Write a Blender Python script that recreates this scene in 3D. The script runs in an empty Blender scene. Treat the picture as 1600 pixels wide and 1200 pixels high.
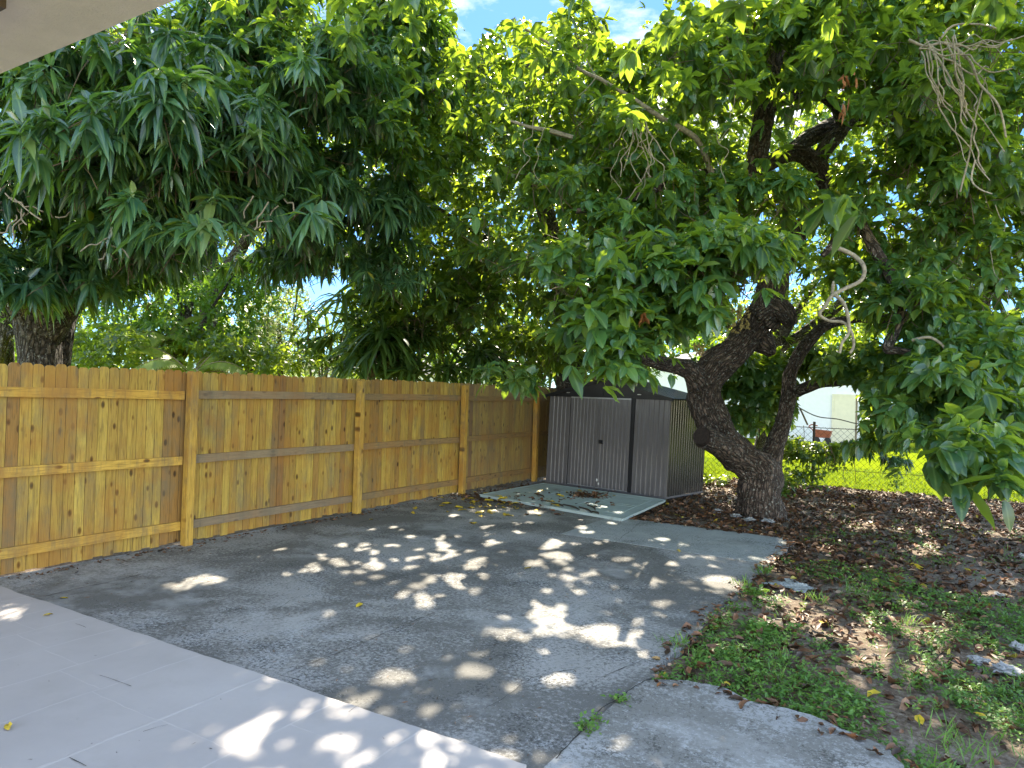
import bpy, math, random
import numpy as np
from mathutils import Vector, noise
random.seed(7)
RNG = np.random.default_rng(11)
scene = bpy.context.scene
COL = scene.collection
R = math.radians
# ------------------------------------------------------------------ camera
FPX, CAMH = 1110.0, 1.71
YAW, PITCH, ROLL = R(31), R(0.62), R(1.75)
f0 = np.array([-math.sin(YAW)*math.cos(PITCH), math.cos(YAW)*math.cos(PITCH), math.sin(PITCH)])
r0 = np.array([math.cos(YAW), math.sin(YAW), 0.0])
u0 = np.cross(r0, f0)
CR = r0*math.cos(ROLL) + u0*math.sin(ROLL)
CU = u0*math.cos(ROLL) - r0*math.sin(ROLL)
CF = f0
CP = np.array([0, 0, CAMH])
def P(u, v, d):
    return CP + d*(CF + (u-800)/FPX*CR - (v-600)/FPX*CU)
def G(u, v, z=0.0):
    w = CF + (u-800)/FPX*CR - (v-600)/FPX*CU
    return CP + w*((z-CAMH)/w[2])
def proj(p):
    q = np.asarray(p) - CP
    d = q@CF
    dd = np.where(np.abs(d) < 1e-3, 1e-3, d)
    return 800+FPX*(q@CR)/dd, 600-FPX*(q@CU)/dd, d
cam = bpy.data.cameras.new('camera')
cam.lens = FPX/1600*36; cam.sensor_width = 36; cam.clip_end = 2000; cam.clip_start = 0.05
co = bpy.data.objects.new('camera', cam); COL.objects.link(co)
from mathutils import Matrix
co.matrix_world = Matrix(((CR[0], CU[0], -CF[0], CP[0]), (CR[1], CU[1], -CF[1], CP[1]), (CR[2], CU[2], -CF[2], CP[2]), (0, 0, 0, 1)))
scene.camera = co
# ------------------------------------------------------------------ world and sun
SUN_EL = R(43); SUN_AZ = YAW - math.atan((840-800)/FPX)      # azimuth measured from +Y towards -X
SD = np.array([-math.sin(SUN_AZ)*math.cos(SUN_EL), math.cos(SUN_AZ)*math.cos(SUN_EL), math.sin(SUN_EL)])
world = bpy.data.worlds.new('World'); scene.world = world; world.use_nodes = True
nt = world.node_tree; nt.nodes.clear()
out = nt.nodes.new('ShaderNodeOutputWorld')
sky = nt.nodes.new('ShaderNodeTexSky'); sky.sky_type = 'NISHITA'; sky.sun_disc = False
sky.sun_elevation = SUN_EL; sky.sun_rotation = -SUN_AZ
sky.air_density = 1.0; sky.dust_density = 0.1; sky.ozone_density = 1.5
bg = nt.nodes.new('ShaderNodeBackground'); bg.inputs[1].default_value = 0.15
# sunward half of the sky is deep blue in the photo, the glare there is held back
tg = nt.nodes.new('ShaderNodeTexCoord'); dp = nt.nodes.new('ShaderNodeVectorMath'); dp.operation = 'DOT_PRODUCT'; dp.inputs[1].default_value = (-0.515, 0.857, 0.0)
cs = nt.nodes.new('ShaderNodeValToRGB'); cs.color_ramp.elements[0].position = 0.1; cs.color_ramp.elements[0].color = (1.32, 1.16, 1.05, 1); cs.color_ramp.elements[1].position = 0.6; cs.color_ramp.elements[1].color = (0.15, 0.235, 0.36, 1)
ms = nt.nodes.new('ShaderNodeMix'); ms.data_type = 'RGBA'; ms.blend_type = 'MULTIPLY'; ms.inputs[0].default_value = 1.0
nt.links.new(tg.outputs['Generated'], dp.inputs[0]); nt.links.new(dp.outputs['Value'], cs.inputs[0]); nt.links.new(sky.outputs[0], ms.inputs[6]); nt.links.new(cs.outputs[0], ms.inputs[7]); nt.links.new(ms.outputs[2], bg.inputs[0])
bc = nt.nodes.new('ShaderNodeBackground'); bc.inputs[0].default_value = (1, 0.98, 0.96, 1); bc.inputs[1].default_value = 0.36
tc = nt.nodes.new('ShaderNodeTexCoord'); mp = nt.nodes.new('ShaderNodeMapping'); mp.inputs['Scale'].default_value = (1, 1, 2.2)
mp.inputs['Location'].default_value = (0.35, 0.1, 0.0)
nz = nt.nodes.new('ShaderNodeTexNoise'); nz.inputs['Scale'].default_value = 2.3; nz.inputs['Detail'].default_value = 8; nz.inputs['Roughness'].default_value = 0.6
cr = nt.nodes.new('ShaderNodeValToRGB'); cr.color_ramp.elements[0].position = 0.50; cr.color_ramp.elements[1].position = 0.60
mx = nt.nodes.new('ShaderNodeMixShader')
L_ = nt.links.new
L_(tc.outputs['Generated'], mp.inputs[0]); L_(mp.outputs[0], nz.inputs[0]); L_(nz.outputs[0], cr.inputs[0])
sp_ = nt.nodes.new('ShaderNodeSeparateXYZ'); L_(tc.outputs['Generated'], sp_.inputs[0])
hi = nt.nodes.new('ShaderNodeValToRGB'); hi.color_ramp.elements[0].position = 0.24; hi.color_ramp.elements[1].position = 0.36; L_(sp_.outputs[2], hi.inputs[0])
mm_ = nt.nodes.new('ShaderNodeMath'); mm_.operation = 'MULTIPLY'; L_(cr.outputs[0], mm_.inputs[0]); L_(hi.outputs[0], mm_.inputs[1]); L_(mm_.outputs[0], mx.inputs[0]); L_(bg.outputs[0], mx.inputs[1]); L_(bc.outputs[0], mx.inputs[2]); L_(mx.outputs[0], out.inputs[0])
sl = bpy.data.lights.new('sun', 'SUN'); sl.energy = 3.6; sl.angle = R(0.53); sl.color = (1, 0.90, 0.72)
so = bpy.data.objects.new('sun', sl); COL.objects.link(so)
so.rotation_euler = Vector(SD).to_track_quat('Z', 'Y').to_euler()
so.location = (0, 0, 20)
vs = scene.view_settings
vs.view_transform = 'Standard'; vs.look = 'None'; vs.gamma = 1; vs.exposure = 2.4
cy = scene.cycles
cy.max_bounces = 8; cy.diffuse_bounces = 5; cy.glossy_bounces = 2; cy.transmission_bounces = 4; cy.transparent_max_bounces = 4
cy.caustics_reflective = False; cy.caustics_refractive = False
cy.sample_clamp_indirect = 6.0
# ------------------------------------------------------------------ materials
def mat(name):
    m = bpy.data.materials.new(name); m.use_nodes = True
    n = m.node_tree; b = n.nodes['Principled BSDF']
    return m, n, b
def N(n, t, **k):
    x = n.nodes.new(t)
    for a, v in k.items():
        if a in ('operation', 'blend_type', 'data_type', 'feature', 'attribute_name', 'noise_dimensions', 'distance'): setattr(x, a, v)
        else: x.inputs[a].default_value = v
    return x
def ramp(n, src, stops):
    c = n.nodes.new('ShaderNodeValToRGB'); e = c.color_ramp.elements
    e[0].position, e[0].color = stops[0][0], (*stops[0][1], 1)
    e[1].position, e[1].color = stops[-1][0], (*stops[-1][1], 1)
    for p, col in stops[1:-1]:
        q = e.new(p); q.color = (*col, 1)
    n.links.new(src, c.inputs[0]); return c.outputs[0]
def mixc(n, fac, a, b, mode='MIX'):
    m = n.nodes.new('ShaderNodeMix'); m.data_type = 'RGBA'; m.blend_type = mode
    for s, i in ((fac, 0), (a, 6), (b, 7)):
        if hasattr(s, 'node'): n.links.new(s, m.inputs[i])
        else: m.inputs[i].default_value = s if not isinstance(s, tuple) else (*s, 1)
    return m.outputs[2]
def coords(n, scale=(1, 1, 1), kind='Object', rot=(0, 0, 0), loc=(0, 0, 0)):
    t = n.nodes.new('ShaderNodeTexCoord'); m = n.nodes.new('ShaderNodeMapping')
    m.inputs['Scale'].default_value = scale; m.inputs['Rotation'].default_value = rot; m.inputs['Location'].default_value = loc
    n.links.new(t.outputs[kind], m.inputs[0]); return m.outputs[0]
def noise_(n, vec, scale, detail=4, rough=0.55, dist=0.0):
    x = n.nodes.new('ShaderNodeTexNoise'); x.inputs['Scale'].default_value = scale; x.inputs['Detail'].default_value = detail
    x.inputs['Roughness'].default_value = rough; x.inputs['Distortion'].default_value = dist
    n.links.new(vec, x.inputs['Vector']); return x.outputs[0]
def voro(n, vec, scale, feature='F1', out='Distance'):
    x = n.nodes.new('ShaderNodeTexVoronoi'); x.feature = feature; x.inputs['Scale'].default_value = scale
    n.links.new(vec, x.inputs['Vector']); return x.outputs[out]
def bump(n, b, h, strength=0.4, dist=0.02):
    x = n.nodes.new('ShaderNodeBump'); x.inputs['Strength'].default_value = strength; x.inputs['Distance'].default_value = dist
    n.links.new(h, x.inputs['Height']); n.links.new(x.outputs[0], b.inputs['Normal'])
def plain(name, col, rough=0.6, metal=0.0, var=0.25, sc=6.0, bmp=0.15):
    m, n, b = mat(name)
    v = coords(n); c = noise_(n, v, sc, 6)
    k = ramp(n, c, [(0.3, tuple(x*(1-var) for x in col)), (0.7, tuple(min(1, x*(1+var)) for x in col))])
    n.links.new(k, b.inputs['Base Color']); b.inputs['Roughness'].default_value = rough; b.inputs['Metallic'].default_value = metal
    bump(n, b, noise_(n, v, sc*12, 3), bmp, 0.004)
    return m
def leafmat(name, c0, c1, c2, trans, tcol, rough=0.36, vein=(0.20, 0.30, 0.10), spec=0.5):
    m, n, b = mat(name)
    a = N(n, 'ShaderNodeAttribute', attribute_name='tint')
    col = ramp(n, a.outputs['Fac'], [(0.0, c0), (0.55, c1), (0.93, c2), (1.0, (0.30, 0.26, 0.03))])
    nn = noise_(n, coords(n), 35, 3)
    col = mixc(n, 0.35, col, ramp(n, nn, [(0.3, (0.5, 0.5, 0.5)), (0.7, (1.0, 1.0, 1.0))]), 'MULTIPLY')
    ve = N(n, 'ShaderNodeAttribute', attribute_name='vein')
    vf = ramp(n, ve.outputs['Fac'], [(0.80, (0, 0, 0)), (0.97, (0.55, 0.55, 0.55))])
    col = mixc(n, vf, col, vein)
    n.links.new(col, b.inputs['Base Color'])
    b.inputs['Roughness'].default_value = rough; b.inputs['Specular IOR Level'].default_value = spec
    t = n.nodes.new('ShaderNodeBsdfTranslucent')
    tc_ = mixc(n, a.outputs['Fac'], tuple(x*0.75 for x in tcol), tcol)
    n.links.new(tc_, t.inputs[0])
    s = n.nodes.new('ShaderNodeMixShader'); s.inputs[0].default_value = trans
    o = n.nodes['Material Output']
    n.links.new(b.outputs[0], s.inputs[1]); n.links.new(t.outputs[0], s.inputs[2]); n.links.new(s.outputs[0], o.inputs[0])
    return m
M = {}
M['mango'] = leafmat('mango_leaf', (0.018, 0.057, 0.034), (0.039, 0.110, 0.062), (0.092, 0.185, 0.080), 0.28, (0.28, 0.52, 0.035), 0.28, spec=0.7)
M['avocado'] = leafmat('avocado_leaf', (0.018, 0.061, 0.030), (0.042, 0.125, 0.056), (0.10, 0.22, 0.070), 0.38, (0.54, 0.74, 0.04), 0.27, spec=0.8)
M['center'] = leafmat('dark_tree_leaf', (0.014, 0.045, 0.017), (0.032, 0.088, 0.028), (0.09, 0.17, 0.04), 0.42, (0.52, 0.68, 0.04), 0.30, spec=0.7)
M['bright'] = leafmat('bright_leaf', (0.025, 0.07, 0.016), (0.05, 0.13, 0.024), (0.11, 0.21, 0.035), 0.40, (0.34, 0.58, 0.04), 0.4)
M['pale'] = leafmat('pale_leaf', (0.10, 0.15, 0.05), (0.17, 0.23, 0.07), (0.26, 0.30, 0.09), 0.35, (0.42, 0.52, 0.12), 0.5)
M['strap'] = leafmat('strap_leaf', (0.020, 0.055, 0.018), (0.04, 0.10, 0.03), (0.09, 0.17, 0.04), 0.3, (0.32, 0.48, 0.05), 0.32)
M['palm'] = leafmat('palm_leaf', (0.10, 0.20, 0.03), (0.20, 0.30, 0.04), (0.32, 0.38, 0.06), 0.4, (0.55, 0.60, 0.06), 0.4)
M['lawnleaf'] = leafmat('lawn_blade', (0.09, 0.15, 0.01), (0.15, 0.22, 0.012), (0.22, 0.28, 0.02), 0.3, (0.34, 0.46, 0.02), 0.5)
M['weed'] = leafmat('weed_leaf', (0.05, 0.14, 0.02), (0.11, 0.25, 0.035), (0.22, 0.36, 0.05), 0.3, (0.3, 0.45, 0.06), 0.5)
def littermat():
    m, n, b = mat('litter_leaf')
    a = N(n, 'ShaderNodeAttribute', attribute_name='tint')
    col = ramp(n, a.outputs['Fac'], [(0.0, (0.035, 0.02, 0.012)), (0.35, (0.14, 0.068, 0.034)), (0.65, (0.30, 0.135, 0.06)), (0.88, (0.42, 0.30, 0.20)), (0.95, (0.40, 0.24, 0.07)), (1.0, (0.46, 0.36, 0.04))])
    nn = noise_(n, coords(n), 40, 4)
    col = mixc(n, 0.6, col, ramp(n, nn, [(0.3, (0.45, 0.42, 0.4)), (0.65, (1.0, 1.0, 1.0))]), 'MULTIPLY')
    n.links.new(col, b.inputs['Base Color']); b.inputs['Roughness'].default_value = 0.55
    return m
M['litter'] = littermat()
M['yellow'] = plain('yellow_leaf', (0.60, 0.42, 0.03), 0.5, var=0.3, sc=25)
M['orange_leaf'] = plain('orange_dry_leaf', (0.42, 0.16, 0.06), 0.6, var=0.35, sc=25)
def woodmat(name, cols, grey=0.0, axis='Z'):
    m, n, b = mat(name)
    a = N(n, 'ShaderNodeAttribute', attribute_name='tint')
    base = ramp(n, a.outputs['Fac'], cols)
    sc = (18, 18, 1.0) if axis == 'Z' else (18, 1.0, 18)
    t = n.nodes.new('ShaderNodeTexCoord'); add = N(n, 'ShaderNodeVectorMath', operation='ADD')
    cx = n.nodes.new('ShaderNodeCombineXYZ'); mu = N(n, 'ShaderNodeMath', operation='MULTIPLY'); mu.inputs[1].default_value = 37.0
    n.links.new(a.outputs['Fac'], mu.inputs[0]); n.links.new(mu.outputs[0], cx.inputs[2]); n.links.new(mu.outputs[0], cx.inputs[0])
    n.links.new(t.outputs['Object'], add.inputs[0]); n.links.new(cx.outputs[0], add.inputs[1])
    mp = n.nodes.new('ShaderNodeMapping'); mp.inputs['Scale'].default_value = sc; n.links.new(add.outputs[0], mp.inputs[0])
    g = noise_(n, mp.outputs[0], 3.5, 5, 0.6, 1.2)
    col = mixc(n, 0.55, base, ramp(n, g, [(0.36, (0.28, 0.21, 0.13)), (0.49, (0.90, 0.85, 0.72)), (0.66, (1.25, 1.2, 1.1))]), 'MULTIPLY')
    # knots
    mk = n.nodes.new('ShaderNodeMapping'); mk.inputs['Scale'].default_value = (1, 9, 4.6) if axis == 'Z' else (1, 4.6, 9)
    n.links.new(add.outputs[0], mk.inputs[0])
    kd = voro(n, mk.outputs[0], 1.0)
    kn = ramp(n, kd, [(0.08, (0.02, 0.01, 0.005)), (0.13, (0.3, 0.16, 0.06)), (0.20, (1, 1, 1))])
    col = mixc(n, 0.85, col, kn, 'MULTIPLY')
    # damp stains and weathering
    st = noise_(n, coords(n, (1, 1.6, 0.5)), 2.2, 8, 0.72)
    col = mixc(n, ramp(n, st, [(0.47, (0, 0, 0)), (0.66, (0.72, 0.72, 0.72))]), col, (0.17, 0.13, 0.075))
    st2 = noise_(n, coords(n, (1, 1, 1), loc=(4, 7, 1)), 2.6, 5, 0.6)
    col = mixc(n, ramp(n, st2, [(0.46, (0, 0, 0)), (0.66, (0.6, 0.6, 0.6))]), col, (0.36, 0.16, 0.03))
    dr = noise_(n, coords(n, (1, 7, 0.9), loc=(2, 5, 3)), 3.0, 6, 0.7)
    col = mixc(n, ramp(n, dr, [(0.55, (0, 0, 0)), (0.70, (0.65, 0.65, 0.65))]), col, (0.14, 0.11, 0.065))
    if grey: col = mixc(n, grey, col, (0.17, 0.14, 0.11))
    n.links.new(col, b.inputs['Base Color']); b.inputs['Roughness'].default_value = 0.68; b.inputs['Specular IOR Level'].default_value = 0.3
    bump(n, b, g, 0.3, 0.004)
    return m
GOLD = [(0.0, (0.26, 0.13, 0.045)), (0.12, (0.37, 0.225, 0.052)), (0.5, (0.46, 0.305, 0.062)), (0.85, (0.52, 0.365, 0.082)), (1.0, (0.44, 0.265, 0.05))]
M['board'] = woodmat('fence_board_wood', GOLD)
M['board_old'] = woodmat('old_fence_board_wood', GOLD, 0.38)
M['rail'] = woodmat('fence_rail_wood', [(0, (0.56, 0.33, 0.06)), (1, (0.62, 0.39, 0.08))], 0.0, 'Y')
M['rail_grey'] = woodmat('weathered_rail_wood', [(0, (0.30, 0.21, 0.12)), (1, (0.36, 0.25, 0.13))], 0.45, 'Y')
M['rail_mid'] = woodmat('worn_rail_wood', [(0, (0.30, 0.18, 0.06)), (1, (0.36, 0.22, 0.08))], 0.25, 'Y')
M['post'] = woodmat('fence_post_wood', [(0, (0.50, 0.29, 0.05)), (1, (0.56, 0.35, 0.07))], 0.0)
def barkmat(name, c0, c1, c2, sc=1.0):
    m, n, b = mat(name)
    t = n.nodes.new('ShaderNodeUVMap'); mp = n.nodes.new('ShaderNodeMapping'); mp.inputs['Scale'].default_value = (1.0*sc, 0.42*sc, 1)
    n.links.new(t.outputs[0], mp.inputs[0])
    v = n.nodes.new('ShaderNodeTexVoronoi'); v.feature = 'DISTANCE_TO_EDGE'; v.inputs['Scale'].default_value = 17
    d = noise_(n, mp.outputs[0], 18, 4); addv = N(n, 'ShaderNodeVectorMath', operation='ADD')
    sc_ = N(n, 'ShaderNodeVectorMath', operation='SCALE'); sc_.inputs['Scale'].default_value = 0.06
    cb = n.nodes.new('ShaderNodeCombineXYZ'); n.links.new(d, cb.inputs[0]); n.links.new(d, cb.inputs[1]); n.links.new(cb.outputs[0], sc_.inputs[0])
    n.links.new(mp.outputs[0], addv.inputs[0]); n.links.new(sc_.outputs[0], addv.inputs[1]); n.links.new(addv.outputs[0], v.inputs['Vector'])
    h = ramp(n, v.outputs['Distance'], [(0.0, (0, 0, 0)), (0.25, (1, 1, 1))])
    n2 = noise_(n, coords(n), 9, 6, 0.65)
    col = ramp(n, n2, [(0.3, c0), (0.5, c1), (0.72, c2)])
    col = mixc(n, 0.8, col, ramp(n, v.outputs['Distance'], [(0.0, (0.12, 0.10, 0.09)), (0.22, (1.15, 1.15, 1.15))]), 'MULTIPLY')
    li = noise_(n, coords(n, loc=(3, 1, 2)), 30, 4, 0.7)
    col = mixc(n, ramp(n, li, [(0.56, (0, 0, 0)), (0.64, (0.75, 0.75, 0.75))]), col, (0.36, 0.36, 0.32))
    n.links.new(col, b.inputs['Base Color']); b.inputs['Roughness'].default_value = 0.9
    bump(n, b, h, 1.0, 0.05)
    return m
M['bark'] = barkmat('avocado_bark', (0.05, 0.034, 0.026), (0.105, 0.072, 0.056), (0.20, 0.145, 0.115))
M['bark_dark'] = barkmat('mango_bark', (0.04, 0.03, 0.024), (0.08, 0.062, 0.05), (0.14, 0.12, 0.10))
M['bark_grey'] = barkmat('grey_limb_bark', (0.15, 0.12, 0.09), (0.24, 0.20, 0.15), (0.34, 0.31, 0.26))
M['vine'] = plain('dry_vine', (0.27, 0.225, 0.165), 0.85, var=0.45, sc=30, bmp=.5)
M['twig'] = plain('twig_bark', (0.12, 0.085, 0.05), 0.8)
M['cutwood'] = plain('decayed_cut_wood', (0.022, 0.013, 0.010), 0.9, var=0.6, sc=30, bmp=0.6)
M['mossy'] = plain('dried_fern_tuft', (0.36, 0.27, 0.10), 0.95, var=0.5, sc=40, bmp=0.9)
# concrete
def concretemat(name, base, dark, warm, seedloc, darkpos=0.5):
    m, n, b = mat(name)
    v = coords(n, loc=seedloc)
    big = noise_(n, v, 0.85, 8, 0.6, 0.5)
    mid = noise_(n, coords(n, loc=(seedloc[0]+5, 3, 1)), 2.6, 9, 0.72, 0.3)
    fine = noise_(n, v, 48, 4, 0.8)
    fine2 = noise_(n, coords(n, loc=(1, seedloc[0], 2)), 34, 6, 0.8)
    col = ramp(n, mid, [(0.34, tuple(x*0.85 for x in base)), (0.52, base), (0.66, warm)])
    # algae film in large ragged areas, broken up by the fine grain of the surface
    s1 = N(n, 'ShaderNodeMath', operation='MULTIPLY_ADD'); n.links.new(fine2, s1.inputs[0]); s1.inputs[1].default_value = 0.9; n.links.new(big, s1.inputs[2])
    film = ramp(n, s1.outputs[0], [(darkpos+0.41, (0, 0, 0)), (darkpos+0.52, (0.9, 0.9, 0.9))])
    col = mixc(n, film, col, dark)
    s2 = N(n, 'ShaderNodeMath', operation='MULTIPLY_ADD'); n.links.new(mid, s2.inputs[0]); s2.inputs[1].default_value = 0.7; n.links.new(fine, s2.inputs[2])
    col = mixc(n, ramp(n, s2.outputs[0], [(0.89, (0, 0, 0)), (0.99, (0.85, 0.85, 0.85))]), col, tuple(x*0.38 for x in dark))
    col = mixc(n, ramp(n, noise_(n, coords(n, loc=(2, seedloc[1], 5)), 1.1, 9, 0.7), [(0.52, (0, 0, 0)), (0.66, (0.55, 0.55, 0.55))]), col, (0.46, 0.45, 0.43))
    wh = noise_(n, coords(n, loc=(9, 2, 4)), 110, 2, 0.5)
    col = mixc(n, ramp(n, wh, [(0.68, (0, 0, 0)), (0.74, (0.6, 0.6, 0.6))]), col, (0.6, 0.6, 0.6))
    n.links.new(col, b.inputs['Base Color']); b.inputs['Roughness'].default_value = 0.85; b.inputs['Specular IOR Level'].default_value = 0.3
    bump(n, b, fine2, 0.5, 0.006)
    return m
M['concrete'] = concretemat('patio_concrete', (0.34, 0.325, 0.305), (0.125, 0.119, 0.106), (0.42, 0.42, 0.42), (0.4, 0.7, 0), 0.455)
M['concrete2'] = concretemat('path_concrete', (0.36, 0.355, 0.345), (0.18, 0.17, 0.15), (0.46, 0.455, 0.44), (3.4, 6.7, 0), 0.49)
M['concrete3'] = concretemat('smooth_concrete', (0.34, 0.355, 0.35), (0.23, 0.24, 0.225), (0.42, 0.43, 0.42), (8.4, 1.7, 0), 0.56)
M['joint'] = plain('joint_dirt', (0.035, 0.032, 0.028), 0.95)
def porchmat():
    m, n, b = mat('porch_paint')
    v = coords(n)
    a = noise_(n, v, 1.3, 6, 0.6)
    col = ramp(n, a, [(0.3, (0.40, 0.362, 0.345)), (0.7, (0.47, 0.43, 0.41))])
    d = noise_(n, v, 22, 6, 0.7)
    col = mixc(n, ramp(n, d, [(0.62, (0, 0, 0)), (0.78, (0.4, 0.4, 0.4))]), col, (0.30, 0.27, 0.25))
    dd = noise_(n, coords(n, loc=(4, 4, 0)), 2.6, 8, 0.7)
    col = mixc(n, ramp(n, dd, [(0.5, (0, 0, 0)), (0.72, (0.4, 0.4, 0.4))]), col, (0.36, 0.325, 0.30))
    s = voro(n, coords(n, (1, 1, 1)), 5)
    col = mixc(n, ramp(n, s, [(0.015, (0.8, 0.8, 0.8)), (0.03, (0, 0, 0))]), col, (0.08, 0.06, 0.05))
    n.links.new(col, b.inputs['Base Color']); b.inputs['Roughness'].default_value = 0.6
    bump(n, b, noise_(n, v, 6, 6), 0.25, 0.01)
    return m
M['porch'] = porchmat()
M['ridge'] = plain('porch_joint_paint', (0.475, 0.435, 0.415), 0.6, var=0.08)
def soilmat():
    m, n, b = mat('yard_soil')
    v = coords(n)
    a = noise_(n, v, 0.9, 6, 0.6); f = noise_(n, v, 28, 6, 0.75)
    col = ramp(n, f, [(0.32, (0.06, 0.042, 0.028)), (0.50, (0.15, 0.105, 0.068)), (0.68, (0.32, 0.265, 0.20))])
    col = mixc(n, ramp(n, a, [(0.52, (0, 0, 0)), (0.66, (0.7, 0.7, 0.7))]), col, ramp(n, f, [(0.35, (0.20, 0.165, 0.125)), (0.6, (0.42, 0.37, 0.31))]))
    n.links.new(col, b.inputs['Base Color']); b.inputs['Roughness'].default_value = 0.95
    bump(n, b, f, 0.8, 0.02)
    return m
M['soil'] = soilmat()
def lawnmat():
    m, n, b = mat('lawn_grass')
    v = coords(n); f = noise_(n, v, 9, 7, 0.7); g = noise_(n, v, 0.35, 4)
    col = ramp(n, f, [(0.3, (0.10, 0.14, 0.006)), (0.7, (0.23, 0.28, 0.010))])
    col = mixc(n, ramp(n, g, [(0.4, (0, 0, 0)), (0.65, (0.6, 0.6, 0.6))]), col, (0.155, 0.21, 0.008))
    n.links.new(col, b.inputs['Base Color']); b.inputs['Roughness'].default_value = 1.0; b.inputs['Specular IOR Level'].default_value = 0.0
    bump(n, b, f, 0.6, 0.05)
    return m
M['lawn'] = lawnmat()
def shedmat():
    m, n, b = mat('shed_grey_paint')
    v = coords(n); d = noise_(n, v, 3.5, 3); g = noise_(n, coords(n, (6, 6, 0.8)), 3, 6, 0.7)
    col = ramp(n, g, [(0.35, (0.145, 0.138, 0.15)), (0.5, (0.165, 0.158, 0.173)), (0.72, (0.195, 0.188, 0.20))])
    sc = noise_(n, coords(n, (1, 1, 1)), 26, 5, 0.8)
    col = mixc(n, ramp(n, sc, [(0.66, (0, 0, 0)), (0.72, (0.6, 0.6, 0.6))]), col, (0.36, 0.35, 0.34))
    n.links.new(col, b.inputs['Base Color']); b.inputs['Roughness'].default_value = 0.36; b.inputs['Metallic'].default_value = 0.3
    bump(n, b, d, 0.5, 0.03); return m
M['shed'] = shedmat()
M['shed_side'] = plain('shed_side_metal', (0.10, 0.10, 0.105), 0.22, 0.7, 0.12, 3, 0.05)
M['shed_dark'] = plain('shed_black_trim', (0.018, 0.019, 0.024), 0.45, 0.2, 0.2)
M['shed_roof'] = plain('shed_roof_metal', (0.10, 0.105, 0.115), 0.3, 0.5, 0.15)
M['trim'] = plain('galvanised_trim', (0.42, 0.43, 0.46), 0.4, 0.6, 0.2)
M['white_chip'] = plain('white_sticker', (0.75, 0.75, 0.75), 0.6)
def sheetmat():
    m, n, b = mat('pale_panel_paint')
    v = coords(n); a = noise_(n, v, 2.5, 7, 0.65, 0.5)
    col = ramp(n, a, [(0.42, (0.42, 0.50, 0.49)), (0.60, (0.37, 0.44, 0.43)), (0.70, (0.20, 0.17, 0.12))])
    n.links.new(col, b.inputs['Base Color']); b.inputs['Roughness'].default_value = 0.55
    return m
M['sheet'] = sheetmat()
M['fascia'] = plain('fascia_paint', (0.74, 0.64, 0.50), 0.8, var=0.05, sc=14, bmp=0.7)
M['fascia_dark'] = plain('fascia_dark_board', (0.10, 0.07, 0.05), 0.8)  # even dark brown, for the seam of a second beam at the eave
M['stucco'] = plain('white_stucco', (0.80, 0.80, 0.82), 0.8, var=0.03)
M['doorp'] = plain('cream_door_paint', (0.74, 0.68, 0.52), 0.6, var=0.05)
M['redp'] = plain('red_plastic', (0.30, 0.085, 0.05), 0.5)
M['roof_tile'] = plain('grey_shingle', (0.16, 0.15, 0.145), 0.9)
M['steel'] = plain('galvanised_steel', (0.28, 0.28, 0.27), 0.5, 0.7)
M['rust'] = plain('rusty_steel', (0.06, 0.045, 0.035), 0.8, 0.2)
M['rock'] = plain('pale_rock', (0.30, 0.295, 0.29), 0.9, var=0.35, sc=12, bmp=0.6)
M['rubber'] = plain('black_rubber', (0.02, 0.02, 0.02), 0.7)
M['cane'] = plain('cane_bark', (0.22, 0.17, 0.11), 0.8)
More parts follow.
